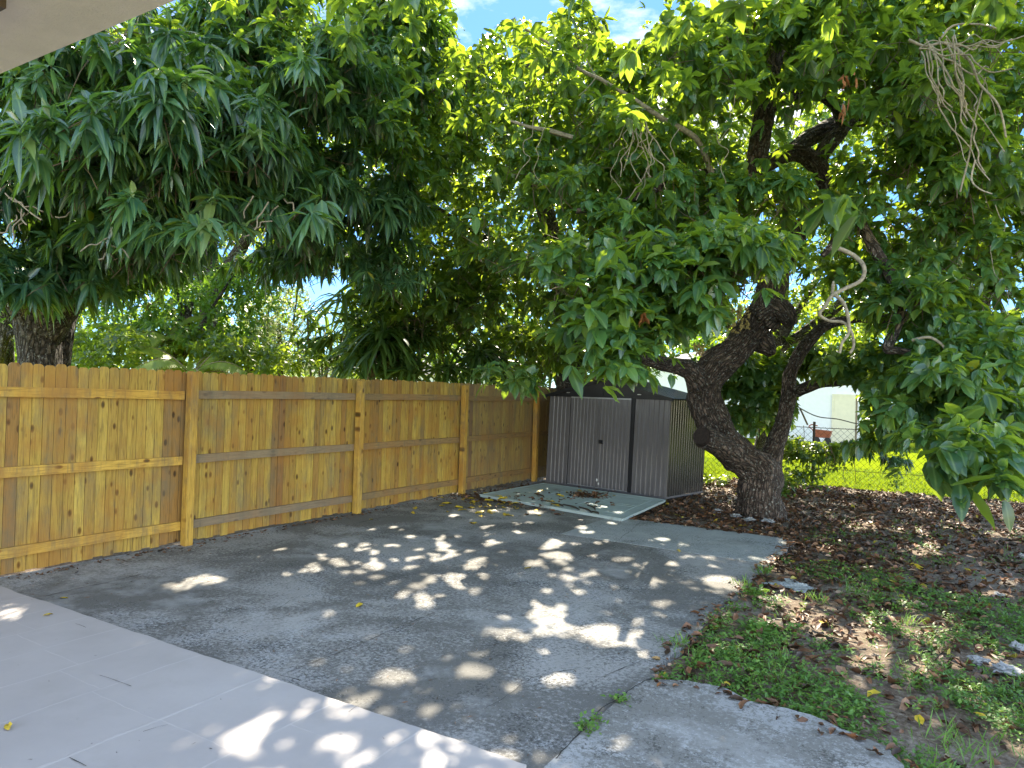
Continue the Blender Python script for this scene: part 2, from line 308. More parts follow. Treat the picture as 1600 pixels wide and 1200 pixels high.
# ------------------------------------------------------------------ object helpers
def tag(o, label=None, cat=None, group=None, kind=None):
    if label: o['label'] = label
    if cat: o['category'] = cat
    if group: o['group'] = group
    if kind: o['kind'] = kind
    return o
def empty(name, loc, label, cat, group=None):
    o = bpy.data.objects.new(name, None); COL.objects.link(o); o.location = loc
    o.empty_display_size = 0.1
    return tag(o, label, cat, group)
class MB:
    def __init__(s): s.v = []; s.f = []; s.t = []; s.uv = []; s.mi = []; s.hasuv = False
    def add(s, vs, fs, tint=0.5, uvs=None, mi=0):
        o = len(s.v); s.v += [tuple(map(float, p)) for p in vs]; s.f += [tuple(i+o for i in f) for f in fs]
        s.t += [tint]*len(vs); s.mi += [mi]*len(fs)
        s.uv += (list(uvs) if uvs is not None else [(0, 0)]*len(vs))
        if uvs is not None: s.hasuv = True
    def box(s, a, b, tint=0.5, mi=0, jit=0):
        x0, y0, z0 = a; x1, y1, z1 = b
        vs = [(x0, y0, z0), (x1, y0, z0), (x1, y1, z0), (x0, y1, z0), (x0, y0, z1), (x1, y0, z1), (x1, y1, z1), (x0, y1, z1)]
        s.add(vs, [(0, 3, 2, 1), (4, 5, 6, 7), (0, 1, 5, 4), (1, 2, 6, 5), (2, 3, 7, 6), (3, 0, 4, 7)], tint, mi=mi)
    def prism(s, poly, z0, z1, tint=0.5, mi=0):
        n = len(poly); vs = [(p[0], p[1], z0) for p in poly]+[(p[0], p[1], z1) for p in poly]
        s.add(vs, [tuple(range(n-1, -1, -1)), tuple(range(n, 2*n))]+[(i, (i+1) % n, n+(i+1) % n, n+i) for i in range(n)], tint, mi=mi)
    def tube(s, pts, rad, sides=8, rough=0.0, seed=0, cap=True, tint=0.5, mi=0, stepf=0.6, mn=0.01, smooth=True):
        pts = [Vector(p) for p in pts]; rad = list(rad)
        Q, RR = [], []
        if smooth and len(pts) > 2:
            for i in range(len(pts)-1):
                p0 = pts[max(i-1, 0)]; p1 = pts[i]; p2 = pts[i+1]; p3 = pts[min(i+2, len(pts)-1)]
                seg = (p2-p1).length; k = max(2, min(14, int(seg/max(mn, stepf*0.5*(rad[i]+rad[i+1])))))
                for j in range(k):
                    t = j/k
                    Q.append(0.5*((2*p1)+(-p0+p2)*t+(2*p0-5*p1+4*p2-p3)*t*t+(-p0+3*p1-3*p2+p3)*t**3)); RR.append(rad[i]*(1-t)+rad[i+1]*t)
            Q.append(pts[-1]); RR.append(rad[-1])
        else: Q, RR = pts, rad
        tan = (Q[1]-Q[0]).normalized(); nrm = tan.orthogonal().normalized()
        vs, uvs, ln = [], [], 0.0
        rm = max(rad)
        for i, q in enumerate(Q):
            tn = (Q[min(i+1, len(Q)-1)]-Q[max(i-1, 0)]).normalized()
            ax = tan.cross(tn)
            if ax.length > 1e-6:
                nrm = Matrix.Rotation(tan.angle(tn), 3, ax.normalized()) @ nrm
            tan = tn; bi = tan.cross(nrm).normalized(); nrm = bi.cross(tan).normalized()
            if i: ln += (q-Q[i-1]).length
            for j in range(sides+1):
                a = 2*math.pi*(j % sides)/sides; d = nrm*math.cos(a)+bi*math.sin(a)
                r = RR[i]
                if rough: r *= 1+rough*noise.fractal(Vector((d*1.3+q*(0.7/rm)+Vector((seed, 0, 0)))), 0.6, 2.0, 4)
                vs.append(q+d*r); uvs.append((j/sides*2*math.pi*rm, ln))
        n1 = sides+1
        fs = [(i*n1+j, i*n1+j+1, (i+1)*n1+j+1, (i+1)*n1+j) for i in range(len(Q)-1) for j in range(sides)]
        if cap:
            fs.append(tuple(range(sides-1, -1, -1))); b0 = (len(Q)-1)*n1; fs.append(tuple(b0+j for j in range(sides)))
        s.add(vs, fs, tint, uvs, mi)
    def build(s, name, m, parent=None, smooth=False, org=None):
        me = bpy.data.meshes.new(name); vv = s.v
        o = bpy.data.objects.new(name, me)
        if org is None and parent is not None:
            l = parent.matrix_world.translation if parent.parent else parent.location
            org = (0, 0, 0)
        if parent is not None:
            # parents carry location only (or explicit matrices): convert world -> parent space
            inv = PM[parent.name].inverted() if parent.name in PM else Matrix.Translation(-Vector(parent.location))
            vv = [tuple(inv @ Vector(p)) for p in vv]
        elif org is not None and org != (0, 0, 0):
            vv = [(p[0]-org[0], p[1]-org[1], p[2]-org[2]) for p in vv]; o.location = org
        me.from_pydata(vv, [], s.f)
        a = me.attributes.new('tint', 'FLOAT', 'POINT'); a.data.foreach_set('value', s.t)
        if s.hasuv:
            ul = me.uv_layers.new(name='UVMap'); idx = np.empty(len(me.loops), dtype=np.int32); me.loops.foreach_get('vertex_index', idx)
            ul.data.foreach_set('uv', np.array(s.uv, dtype=np.float32)[idx].ravel())
        for mm in (m if isinstance(m, (list, tuple)) else [m]): me.materials.append(mm)
        if any(s.mi): me.polygons.foreach_set('material_index', s.mi)
        if smooth: me.polygons.foreach_set('use_smooth', [True]*len(me.polygons))
        me.update(); COL.objects.link(o)
        if parent is not None:
            o.parent = parent
            if parent.name in PM: PM[o.name] = PM[parent.name]
            elif parent.parent is None: PM[o.name] = Matrix.Translation(Vector(parent.location))
        return o
PM = {}
# ------------------------------------------------------------------ leaf machinery
def unit(a): return a/np.maximum(np.linalg.norm(a, axis=-1, keepdims=True), 1e-9)
HI = dict(t=[0, .18, .18, .18, .45, .45, .45, .74, .74, .74, 1], y=[0, -.36, 0, .36, -.5, 0, .5, -.30, 0, .30, 0],
          f=[(0, 2, 1), (0, 3, 2), (1, 2, 5, 4), (2, 3, 6, 5), (4, 5, 8, 7), (5, 6, 9, 8), (7, 8, 10), (8, 9, 10)])
OVAL = dict(t=[0, .14, .14, .14, .38, .38, .38, .64, .64, .64, .86, .86, .86, 1], y=[0, -.30, 0, .30, -.5, 0, .5, -.46, 0, .46, -.22, 0, .22, 0],
          f=[(0, 2, 1), (0, 3, 2), (1, 2, 5, 4), (2, 3, 6, 5), (4, 5, 8, 7), (5, 6, 9, 8), (7, 8, 11, 10), (8, 9, 12, 11), (10, 11, 13), (11, 12, 13)])
MID = dict(t=[0, .4, .4, .4, .75, 1], y=[0, -.5, 0, .5, 0, 0], f=[(0, 2, 1), (0, 3, 2), (1, 2, 4), (2, 3, 4), (1, 4, 5), (4, 3, 5)])
LO = dict(t=[0, .42, .42, 1], y=[0, -.5, .5, 0], f=[(0, 2, 1), (1, 2, 3)])
STRAP = dict(t=[0, .25, .25, .25, .5, .5, .5, .78, .78, .78, 1], y=[0, -.5, 0, .5, -.5, 0, .5, -.36, 0, .36, 0], f=HI['f'])
def leaves(name, pos, d, nrm, Ln, W, bend, tint, m, parent, T=HI, fold=0.35, wavy=0.06):
    n = len(pos); t = np.array(T['t']); y = np.array(T['y']); k = len(t)
    d = unit(d); side = unit(np.cross(nrm, d)); nn = np.cross(d, side)
    fo = (fold*(0.5+RNG.random(n)))[:, None]
    V = pos[:, None, :] + (Ln[:, None]*t)[..., None]*d[:, None, :] + (W[:, None]*y)[..., None]*side[:, None, :]
    V += ((np.abs(y)[None, :]*W[:, None]*fo) + RNG.normal(0, wavy, (n, k))*W[:, None])[..., None]*nn[:, None, :]
    V[..., 2] -= (bend*Ln)[:, None]*t**2
    # keep length roughly under strong bends
    F = T['f']; lens = np.array([len(f) for f in F]); flat = np.concatenate([np.array(f) for f in F])
    off = (np.arange(n)*k)[:, None]
    loops = (flat[None, :]+off).ravel().astype(np.int32)
    tot = np.tile(lens, n).astype(np.int32); st = np.concatenate([[0], np.cumsum(tot)[:-1]]).astype(np.int32)
    o = rawmesh(name, V.reshape(-1, 3), loops, st, tot, np.repeat(tint, k), np.tile(1-2*np.abs(y), n), m, parent)
    return o
def rawmesh(name, V, loops, st, tot, tint, vein, m, parent):
    me = bpy.data.meshes.new(name)
    if parent is not None: V = V-np.array(parent.location)
    me.vertices.add(len(V)); me.vertices.foreach_set('co', V.astype(np.float32).ravel())
    me.loops.add(len(loops)); me.loops.foreach_set('vertex_index', loops)
    me.polygons.add(len(st)); me.polygons.foreach_set('loop_start', st)
    try: me.polygons.foreach_set('loop_total', tot)
    except Exception: pass
    me.polygons.foreach_set('use_smooth', np.ones(len(st), dtype=bool))
    a = me.attributes.new('tint', 'FLOAT', 'POINT'); a.data.foreach_set('value', tint.astype(np.float32))
    a = me.attributes.new('vein', 'FLOAT', 'POINT'); a.data.foreach_set('value', vein.astype(np.float32))
    me.materials.append(m); me.update(calc_edges=True); me.validate()
    o = bpy.data.objects.new(name, me); COL.objects.link(o)
    if parent is not None: o.parent = parent
    return o
# patches of sun on the ground (photo pixels): u, v, ru, rv
PATCH = [(853,962,34,15),(871,986,45,12),(937,990,52,15),(951,1007,30,10),(993,972,14,7),(997,992,14,7),(1007,1025,16,9),(745,986,30,11),(794,993,24,10),
(759,927,30,8),(661,941,16,12),(706,906,18,8),(755,903,9,5),(888,904,18,6),(710,873,28,8),(790,855,42,10),(850,850,40,11),(871,868,30,8),(825,881,32,6),(738,885,14,6),
(584,885,24,8),(647,890,18,7),(524,880,14,9),(503,871,12,6),(587,902,15,5),(584,864,10,4),(650,916,12,5),(630,930,10,4),(615,1060,38,11),(668,1112,17,8),(741,1050,36,11),
(801,1077,18,11),(876,1065,30,14),(696,1032,12,6),(745,1021,18,5),(584,1091,9,9),(943,1109,9,8),(969,1167,17,10),(521,1130,18,8),(552,1105,10,10),(558,1128,12,7),
(617,1160,9,8),(608,1172,10,9),(671,1168,22,10),(700,1175,12,8),(724,1165,12,7),(780,1190,20,10),(538,1176,16,10),(500,1177,20,11),(395,1158,24,16),(371,1183,26,18),
(276,1179,16,6),(336,1156,18,6),(525,1105,15,7),(420,1074,7,4),(210,1017,8,4),(45,1015,12,4),(4,978,10,4),(320,907,32,8),(275,917,26,7),(490,888,14,10),(448,898,10,4),(535,852,12,4),
(1123,908,27,9),(1150,916,20,6),(1218,927,24,9),(1260,951,36,13),(1300,970,20,8),(1382,962,32,8),(1421,980,32,11),(1463,983,22,8),(1120,1008,26,7),(1165,1011,15,7),(1358,1018,38,14),
(1337,1046,22,9),(1417,1088,28,13),(1450,1105,20,8),(1540,1011,22,9),(1512,1070,38,9),(1550,1116,20,11),(1585,1147,28,12),(1347,817,27,7),(1438,855,24,7),(1452,843,15,5),(1417,934,16,6),(1281,1188,15,7),
(980,1010,20,7),(640,873,8,4),(690,850,12,3),(615,875,9,3),(560,895,8,4),(835,800,14,3),(860,760,12,3),(1500,950,14,5),(1590,1040,16,8),(905,925,12,4),(965,940,12,4),(1030,945,12,5),(1105,970,9,4)]
_r = random.Random(4)
for i in range(24):
    t = _r.random(); PATCH.append((1215+385*t+_r.gauss(0, 14), 925+215*t+_r.gauss(0, 14), _r.uniform(14, 42), _r.uniform(4, 11)))
for i in range(12): PATCH.append((_r.uniform(1280, 1600), _r.uniform(810, 980), _r.uniform(8, 22), _r.uniform(2.5, 6)))
for i in range(34): PATCH.append((_r.uniform(420, 1100), _r.uniform(850, 1150), _r.uniform(5, 12), _r.uniform(2.5, 6)))
for i in range(110): PATCH.append((_r.gauss(760, 140), _r.gauss(875, 28), _r.uniform(5, 11), _r.uniform(2.2, 4)))
for i in range(7): PATCH.append((_r.uniform(440, 800), 1200-_r.random()**2*170+0, _r.uniform(7, 15), _r.uniform(5, 9)))
for i in range(22): PATCH.append((_r.uniform(1080, 1600), _r.uniform(900, 1190), _r.uniform(5, 14), _r.uniform(2.5, 6)))
for i in range(14): PATCH.append((_r.uniform(780, 1000), _r.uniform(765, 800), _r.uniform(6, 12), _r.uniform(1.5, 2.5)))
PA = np.array(PATCH, float); PA[(PA[:, 1] < 915) & (PA[:, 0] > 480) & (PA[:, 0] < 960), 2:] *= .82
def insun(p):
    """True for points whose shadow falls inside one of the sun patches."""
    q = p - SD[None, :]*(p[:, 2]/SD[2])[:, None]
    u, v, dd = proj(q); ok = dd > 1
    r = np.zeros(len(p), bool)
    for a in PA: r |= ((u-a[0])/(a[2]*.95+1))**2+((v-a[1])/(a[3]*.95+1))**2 < 1.0
    return r & ok
def inpoly(u, v, poly):
    c = np.zeros(len(u), bool); n = len(poly)
    for i in range(n):
        x1, y1 = poly[i]; x2, y2 = poly[(i+1) % n]
        if y1 == y2: continue
        c ^= ((y1 > v) != (y2 > v)) & (u < (x2-x1)*(v-y1)/(y2-y1)+x1)
    return c
# gaps of the foliage as measured in the photo: outline, leaves nearer than this distance are thinned, share removed
GAPS = [
 ([(706,-30),(716,85),(745,75),(770,40),(800,28),(840,34),(880,10),(895,-30)], 99, 0.96),
 ([(900,-30),(930,22),(960,74),(1000,68),(1034,34),(1048,-30)], 99, 0.98),
 ([(470,432),(492,418),(520,440),(545,470),(555,490),(505,500),(490,470)], 99, 1.0),
 ([(445,455),(505,445),(540,500),(525,590),(360,590),(370,480)], 11.5, 1.0),
 ([(125,485),(240,445),(330,440),(440,470),(500,590),(110,600)], 10.5, 0.9),
 ([(1075,545),(1100,528),(1140,500),(1160,470),(1205,470),(1225,440),(1248,500),(1205,560),(1150,600),(1150,640),(1200,690),(1230,760),(1240,830),(1130,830),(1150,740),(1080,690),(1070,610)], 10.6, 1.0),
 ([(1195,695),(1215,600),(1235,560),(1275,505),(1320,490),(1330,520),(1262,590),(1240,680)], 10.7, 0.85),
 ([(995,545),(1080,575),(1085,605),(1000,580)], 10.4, 1.0),
 ([(1168,270),(1180,190),(1200,60),(1235,60),(1222,150),(1203,265)], 10, 0.8),
 ([(1200,165),(1240,138),(1300,140),(1330,185),(1440,165),(1440,205),(1330,210),(1280,250),(1310,300),(1290,310),(1240,255),(1190,265),(1190,230),(1240,215),(1290,190),(1285,165),(1240,165),(1205,182)], 10, 0.72),
 ([(1240,230),(1300,215),(1310,160),(1240,170)], 16, 0.7),
 ([(1330,300),(1365,345),(1420,430),(1420,500),(1410,560),(1375,555),(1380,500),(1375,430),(1325,345)], 7.9, 0.95),
 ([(1270,400),(1360,380),(1365,440),(1320,470),(1350,560),(1300,560),(1265,500)], 7.4, 0.95),
 ([(1250,610),(1300,600),(1345,605),(1345,690),(1255,690),(1240,660)], 99, 1.0),
 ([(1140,620),(1160,620),(1170,690),(1145,700)], 99, 0.8),
 ([(1330,710),(1370,700),(1440,690),(1470,760),(1600,760),(1600,800),(1290,800),(1290,760)], 9, 0.85),
 ([(1180,640),(1245,640),(1240,800),(1190,800)], 10.4, 1.0),
 ([(855,600),(935,600),(945,618),(1000,618),(1010,600),(1050,600),(1090,640),(1090,790),(850,790)], 99, 1.0),
 ([(1360,240),(1450,260),(1470,380),(1400,400),(1350,330)], 16, 0.62),
 ([(1480,330),(1600,330),(1600,500),(1520,490)], 16, 0.5),
 ([(1340,500),(1480,640),(1480,700),(1400,620)], 8, 0.3),
 ([(640,150),(760,130),(800,250),(700,330),(620,260)], 13, 0.35),
 ([(900,70),(1100,160),(1110,340),(1090,340),(1080,220),(1000,180),(900,120)], 8.4, 0.8),
 ([(690,420),(760,400),(800,560),(700,560)], 12, 0.3),
]
def carve(p, h=None):
    keep = ~insun(p) if h is None else ~(insun(p) | insun(p-h) | insun(p+h))
    u, v, d = proj(p)
    for poly, dm, share in GAPS:
        m = inpoly(u, v, poly) & (d < dm) & (d > 0)
        if m.any():
            # whole sprays vanish together: decide per 0.35 m cell
            c = np.floor(p/0.35).astype(int); h = ((c[:, 0]*73856093) ^ (c[:, 1]*19349663) ^ (c[:, 2]*83492791)) % 1000/1000.0
            keep &= ~(m & (h < share))
    keep &= d > 2.5
    return keep
def rosettes(pos, axis, n, Lr, wr, spread, droop, tintc, tvar=0.22):
    """n leaves around every twig tip; returns leaf arrays"""
    k = len(pos); axis = unit(axis)
    ref = np.where(np.abs(axis[:, 2:3]) > 0.9, np.array([[1., 0, 0]]), np.array([[0, 0, 1.]]))
    a1 = unit(np.cross(axis, ref)); a2 = np.cross(axis, a1)
    j = np.arange(n)[None, :]
    ang = j*2.39996+RNG.random((k, 1))*6.28+RNG.normal(0, .25, (k, n))
    el = spread[0]+(spread[1]-spread[0])*(j/n)+RNG.normal(0, .15, (k, n))      # angle from the axis
    d = np.sin(el)[..., None]*(np.cos(ang)[..., None]*a1[:, None]+np.sin(ang)[..., None]*a2[:, None])+np.cos(el)[..., None]*axis[:, None]
    d[..., 2] -= droop*(0.3+1.4*RNG.random((k, 1)))*(0.6+0.8*RNG.random((k, n))); d += RNG.normal(0, .13, d.shape)
    d = unit(d)
    L = Lr*(0.72+0.5*RNG.random((k, 1)))*(0.55+0.6*RNG.random((k, n))); 
    base = pos[:, None]-axis[:, None]*(0.25*L*(1-j/n))[..., None]*1.2+d*0.01
    nrm = np.array([0, 0, 1.0])[None, None]+0.6*axis[:, None]+RNG.normal(0, .35, (k, n, 3))
    nrm = unit(nrm-np.sum(nrm*d, -1, keepdims=True)*d)
    W = L*wr*(0.85+0.3*RNG.random((k, n)))
    tint = np.clip(np.broadcast_to(tintc, (k,))[:, None]+RNG.normal(0, tvar, (k, n)), 0, 0.95)
    tint = np.where(RNG.random((k, n)) < 0.004, 1.0, tint)
    f = lambda x: x.reshape(-1, *x.shape[2:])
    return f(base), f(d), f(nrm), f(L), f(W), f(tint)
def clumps(cent, rad, nr):
    """rosette tips on the outer shells of clumps"""
    k = len(cent)
    v = unit(RNG.normal(0, 1, (k, nr, 3))); v[..., 2] = np.abs(v[..., 2])*0.9-0.30
    rr = rad[:, None]*(0.45+0.6*RNG.random((k, nr)))
    p = cent[:, None]+v*rr[..., None]*np.array([1.15, 1.15, 0.8])
    ax = unit(v+np.array([0, 0, 0.35])+RNG.normal(0, .25, v.shape))
    return p.reshape(-1, 3), ax.reshape(-1, 3)
def blobs(spec):
    C = []
    for (u, v, d, ru, rv, rd, n) in spec:
        q = unit(RNG.normal(0, 1, (n, 3)))*(RNG.random((n, 1))**(1/2.4))
        for x in q: C.append(P(u+x[0]*ru, v+x[1]*rv, d+x[2]*rd))
    return np.array(C)
def crown(name, pos, ax, n, Lr, wr, spread, droop, m, parent, T, bend, tint=0.45, twigs=True, tvar=0.2):
    tc = np.clip(tint+RNG.normal(0, .14, len(pos))+.35*(RNG.random(len(pos)) < .08), 0, 1)
    b, d, nn, L, W, t = rosettes(pos, ax, n, Lr, wr, spread, droop, tc, tvar)
    k = carve(b+d*L[:, None]*0.5, d*L[:, None]*0.27)
    k &= RNG.random(len(k)) > .12
    o = leaves(name, b[k], d[k], nn[k], L[k], W[k], bend*(0.5+RNG.random(k.sum())), t[k], m, parent, T)
    return o
def twigmesh(name, tips, ax, m, parent, ln=0.42, r=0.003):
    """thin three-sided twigs running back from the leaf sprays"""
    k = carve(tips) & (RNG.random(len(tips)) < .4); tips = tips[k]; ax = ax[k]; n = len(tips)
    if n == 0: return
    d = unit(ax+np.array([0, 0, 0.25])); e = tips-d*ln*(0.6+0.8*RNG.random((n, 1)))+RNG.normal(0, .06, (n, 3))
    mid = (tips+e)/2+RNG.normal(0, .04, (n, 3))
    a = unit(np.cross(d, RNG.normal(0, 1, (n, 3)))); b = np.cross(d, a)
    V = np.zeros((n, 9, 3))
    for i, (q, rr) in enumerate(((e, 2.0), (mid, 1.4), (tips, 0.8))):
        for j in range(3):
            V[:, i*3+j] = q+rr*r*(math.cos(j*2.094)*a+math.sin(j*2.094)*b)
    F = []
    for i in range(2):
        for j in range(3): F.append((i*3+j, i*3+(j+1) % 3, i*3+3+(j+1) % 3, i*3+3+j))
    flat = np.array(F).ravel(); loops = (flat[None]+(np.arange(n)*9)[:, None]).ravel().astype(np.int32)
    tot = np.full(n*6, 4, np.int32); st = (np.arange(n*6)*4).astype(np.int32)
    return rawmesh(name, V.reshape(-1, 3), loops, st, tot, np.full(n*9, .5), np.zeros(n*9), m, parent)
# ================================================================== GROUND
def grid_sheet(name, x0, x1, y0, y1, step, z, amp, m, kind='structure', clipf=None):
    xs = np.arange(x0, x1+1e-6, step); ys = np.arange(y0, y1+1e-6, step)
    b = MB(); nx = len(xs)
    for yy in ys:
        for xx in xs: b.v.append((xx, yy, z+amp*noise.fractal(Vector((xx*0.9, yy*0.9, 3.1)), 0.7, 2, 5)))
    b.t = [0.5]*len(b.v); b.uv = [(0, 0)]*len(b.v)
    for j in range(len(ys)-1):
        for i in range(nx-1):
            a = j*nx+i; b.f.append((a, a+1, a+nx+1, a+nx)); b.mi.append(0)
    o = b.build(name, m, smooth=True); tag(o, kind=kind); return o
b = MB(); b.add([(-300, -300, -.16), (300, -300, -.16), (300, 300, -.16), (-300, 300, -.16)], [(0, 1, 2, 3)])
tag(b.build('lawn', M['lawn']), kind='structure')
def soil_z(x, y): return -0.055+0.035*noise.fractal(Vector((x*0.9, y*0.9, 3.1)), 0.7, 2, 5)
grid_sheet('yard_soil', -8.4, 13, -5, 16.1, 0.12, -0.055, 0.035, M['soil'])
# patio slab with wandering edges
PX0, PX1, PY0, PY1 = -6.81, -1.48, 2.80, 9.35
def wob(a, b_, n, amp, sd):
    out_ = []
    for i in range(n):
        t = i/n; x = a[0]+(b_[0]-a[0])*t; y = a[1]+(b_[1]-a[1])*t
        dx, dy = b_[1]-a[1], -(b_[0]-a[0]); l = math.hypot(dx, dy)
        w = amp*noise.fractal(Vector((x*3+sd, y*3, 0)), 0.6, 2, 4)
        out_.append((x+dx/l*w, y+dy/l*w))
    return out_
b = MB()
poly = wob((PX0, PY0), (PX1, PY0), 12, 0, 0)+wob((PX1, PY0), (PX1, PY1), 70, 0.035, 1)+wob((PX1, PY1), (PX0, PY1), 60, 0.04, 2)+[(PX0, PY1)]
b.prism(poly, -0.13, 0.0)
tag(b.build('patio_slab', M['concrete']), kind='structure')
# smoother pour in the far corner of the patio
b = MB(); q = [G(985,806), G(1243,849), G(1165,900)]
q = [(-3.9, 9.28), (-3.9, 7.75), (-1.53, 7.75), (-1.53, 9.28)]
b.prism(wob((-3.9, 7.75), (-1.54, 7.75), 20, .01, 4)+wob((-1.54, 7.75), (-1.56, 9.28), 10, .008, 5)+wob((-1.56, 9.28), (-3.9, 9.28), 20, .02, 6)+wob((-3.9, 9.28), (-3.9, 7.75), 10, .008, 7), 0.0005, 0.004)
tag(b.build('patio_patch', M['concrete3']), kind='structure')
# cracks and joints: thin dark lines lying on the slab
b = MB()
def crack(pts, w, z, sd=0):
    pts = [(float(p[0]), float(p[1])) for p in pts]; L = []
    for (a, c) in zip(pts[:-1], pts[1:]):
        n = max(2, int(math.dist(a, c)/0.035)); L += wob(a, c, n, 0.014, sd)
    L.append(pts[-1])
    vs = []; fs = []
    for i, p in enumerate(L):
        q = L[min(i+1, len(L)-1)]; o_ = L[max(i-1, 0)]; dx, dy = q[0]-o_[0], q[1]-o_[1]; l = math.hypot(dx, dy) or 1
        ww = w*(0.25+1.5*abs(noise.noise(Vector((p[0]*7, p[1]*7, sd)))))
        vs += [(p[0]-dy/l*ww, p[1]+dx/l*ww, z), (p[0]+dy/l*ww, p[1]-dx/l*ww, z)]
        if i: k = 2*i; fs.append((k-2, k-1, k+1, k))
    b.add(vs, fs)
crack([G(72,932), G(300,880), G(550,820), G(700,783)], 0.006, .0045, 1)
crack([G(448,1052), G(560,1008), G(660,965)], 0.004, .0045, 2)
crack([G(875,890), G(960,850), G(1003,815)], 0.004, .0075, 3)
crack([G(870,1190), G(940,1110), G(1018,1063)], 0.006, .0145, 4)
crack([G(620,990), G(700,945), G(850,900)], 0.003, .0045, 5)
crack([G(900,1075), G(1000,1035)], 0.003, .0045, 6)
crack([G(560,880), G(640,905), G(700,945)], 0.002, .0045, 7); crack([G(1070,860), G(1180,905)], 0.002, .0045, 8)
crack([G(330,985), G(420,960), G(470,930), G(540,925)], 0.002, .0045, 9); crack([G(760,1110), G(830,1060), G(905,1045), G(960,1010)], 0.002, .0045, 10)
crack([(-1.6, 2.842), (-3.3, 2.836), (-5, 2.83), (-6.7, 2.822)], .009, .0045, 12)
tag(b.build('patio_cracks', M['joint']), kind='structure')
# path slab bottom right
edge = [(1021,1062),(1075,1063),(1135,1075),(1190,1098),(1245,1110),(1300,1130),(1345,1150),(1385,1170),(1412,1200)]
pts = [tuple(G(u, v, 0.012)[:2]) for u, v in edge]
L = []
for a, c in zip(pts[:-1], pts[1:]): L += wob(a, c, 8, 0.03, 9)
L.append(pts[-1])
poly = L+[(0.5, 2.0), (0.9, -1.5), (-1.50, -1.5), (-1.50, 2.83), (-1.495, 4.05)]
b = MB(); b.prism(poly[::-1], -0.13, 0.012)
tag(b.build('path_slab', M['concrete2']), kind='structure')
# porch floor of painted slabs
b = MB()
ledge = wob((-1.56, 2.83), (-6.77, 2.80), 130, 0.012, 5)
b.prism(ledge+[(-6.77, 2.8), (-6.77, -3), (-1.56, -3)], -0.1, 0.03)
tag(b.build('porch_floor', M['porch']), kind='structure')
b = MB(); jx = [-2.15, -2.72, -3.29, -3.87, -4.3, -4.72, -5.12, -5.5, -5.95, -6.4]
rg = random.Random(3)
def ridge(x0, y0, x1, y1, w=0.007, z=0.0315):
    a = wob((x0, y0), (x1, y1), max(3, int(math.hypot(x1-x0, y1-y0)/0.05)), 0.01, x0*3+y0)+[(x1, y1)]
    vs, fs = [], []
    for i, p in enumerate(a):
        q = a[min(i+1, len(a)-1)]; o_ = a[max(i-1, 0)]; dx, dy = q[0]-o_[0], q[1]-o_[1]; l = math.hypot(dx, dy)
        vs += [(p[0]-dy/l*w, p[1]+dx/l*w, .0303), (p[0], p[1], z), (p[0]+dy/l*w, p[1]-dx/l*w, .0303)]
        if i: k = 3*i; fs += [(k-3, k-2, k+1, k), (k-2, k-1, k+2, k+1)]
    b.add(vs, fs)
for i, x in enumerate(jx):
    ridge(x, 2.80, x+0.02, -1.0, 0.006 if i != 2 else 0.012, 0.0315 if i != 2 else .0325)
    xn = jx[i-1] if i else -1.56
    y = 2.8-rg.uniform(.3, .7)
    while y > -0.5:
        ridge(x, y, xn, y, 0.004, 0.0311); y -= rg.uniform(.5, .9)
tag(b.build('porch_joints', M['ridge'], smooth=True), kind='structure')
b = MB()
def pcr(u0_, v0_, u1, v1, w): crack([G(u0_, v0_, .03), G(u1, v1, .03)], w*.6, .0335, u0_)
pcr(158,1055,205,1073,.005); pcr(545,1113,570,1097,.003)
pcr(112,1183,135,1198,.004); pcr(225,1145,262,1133,.003); pcr(438,1056,470,1064,.008); pcr(270,1006,284,1009,.007)
pcr(118,975,134,981,.003)
tag(b.build('porch_cracks', M['joint']), kind='structure')
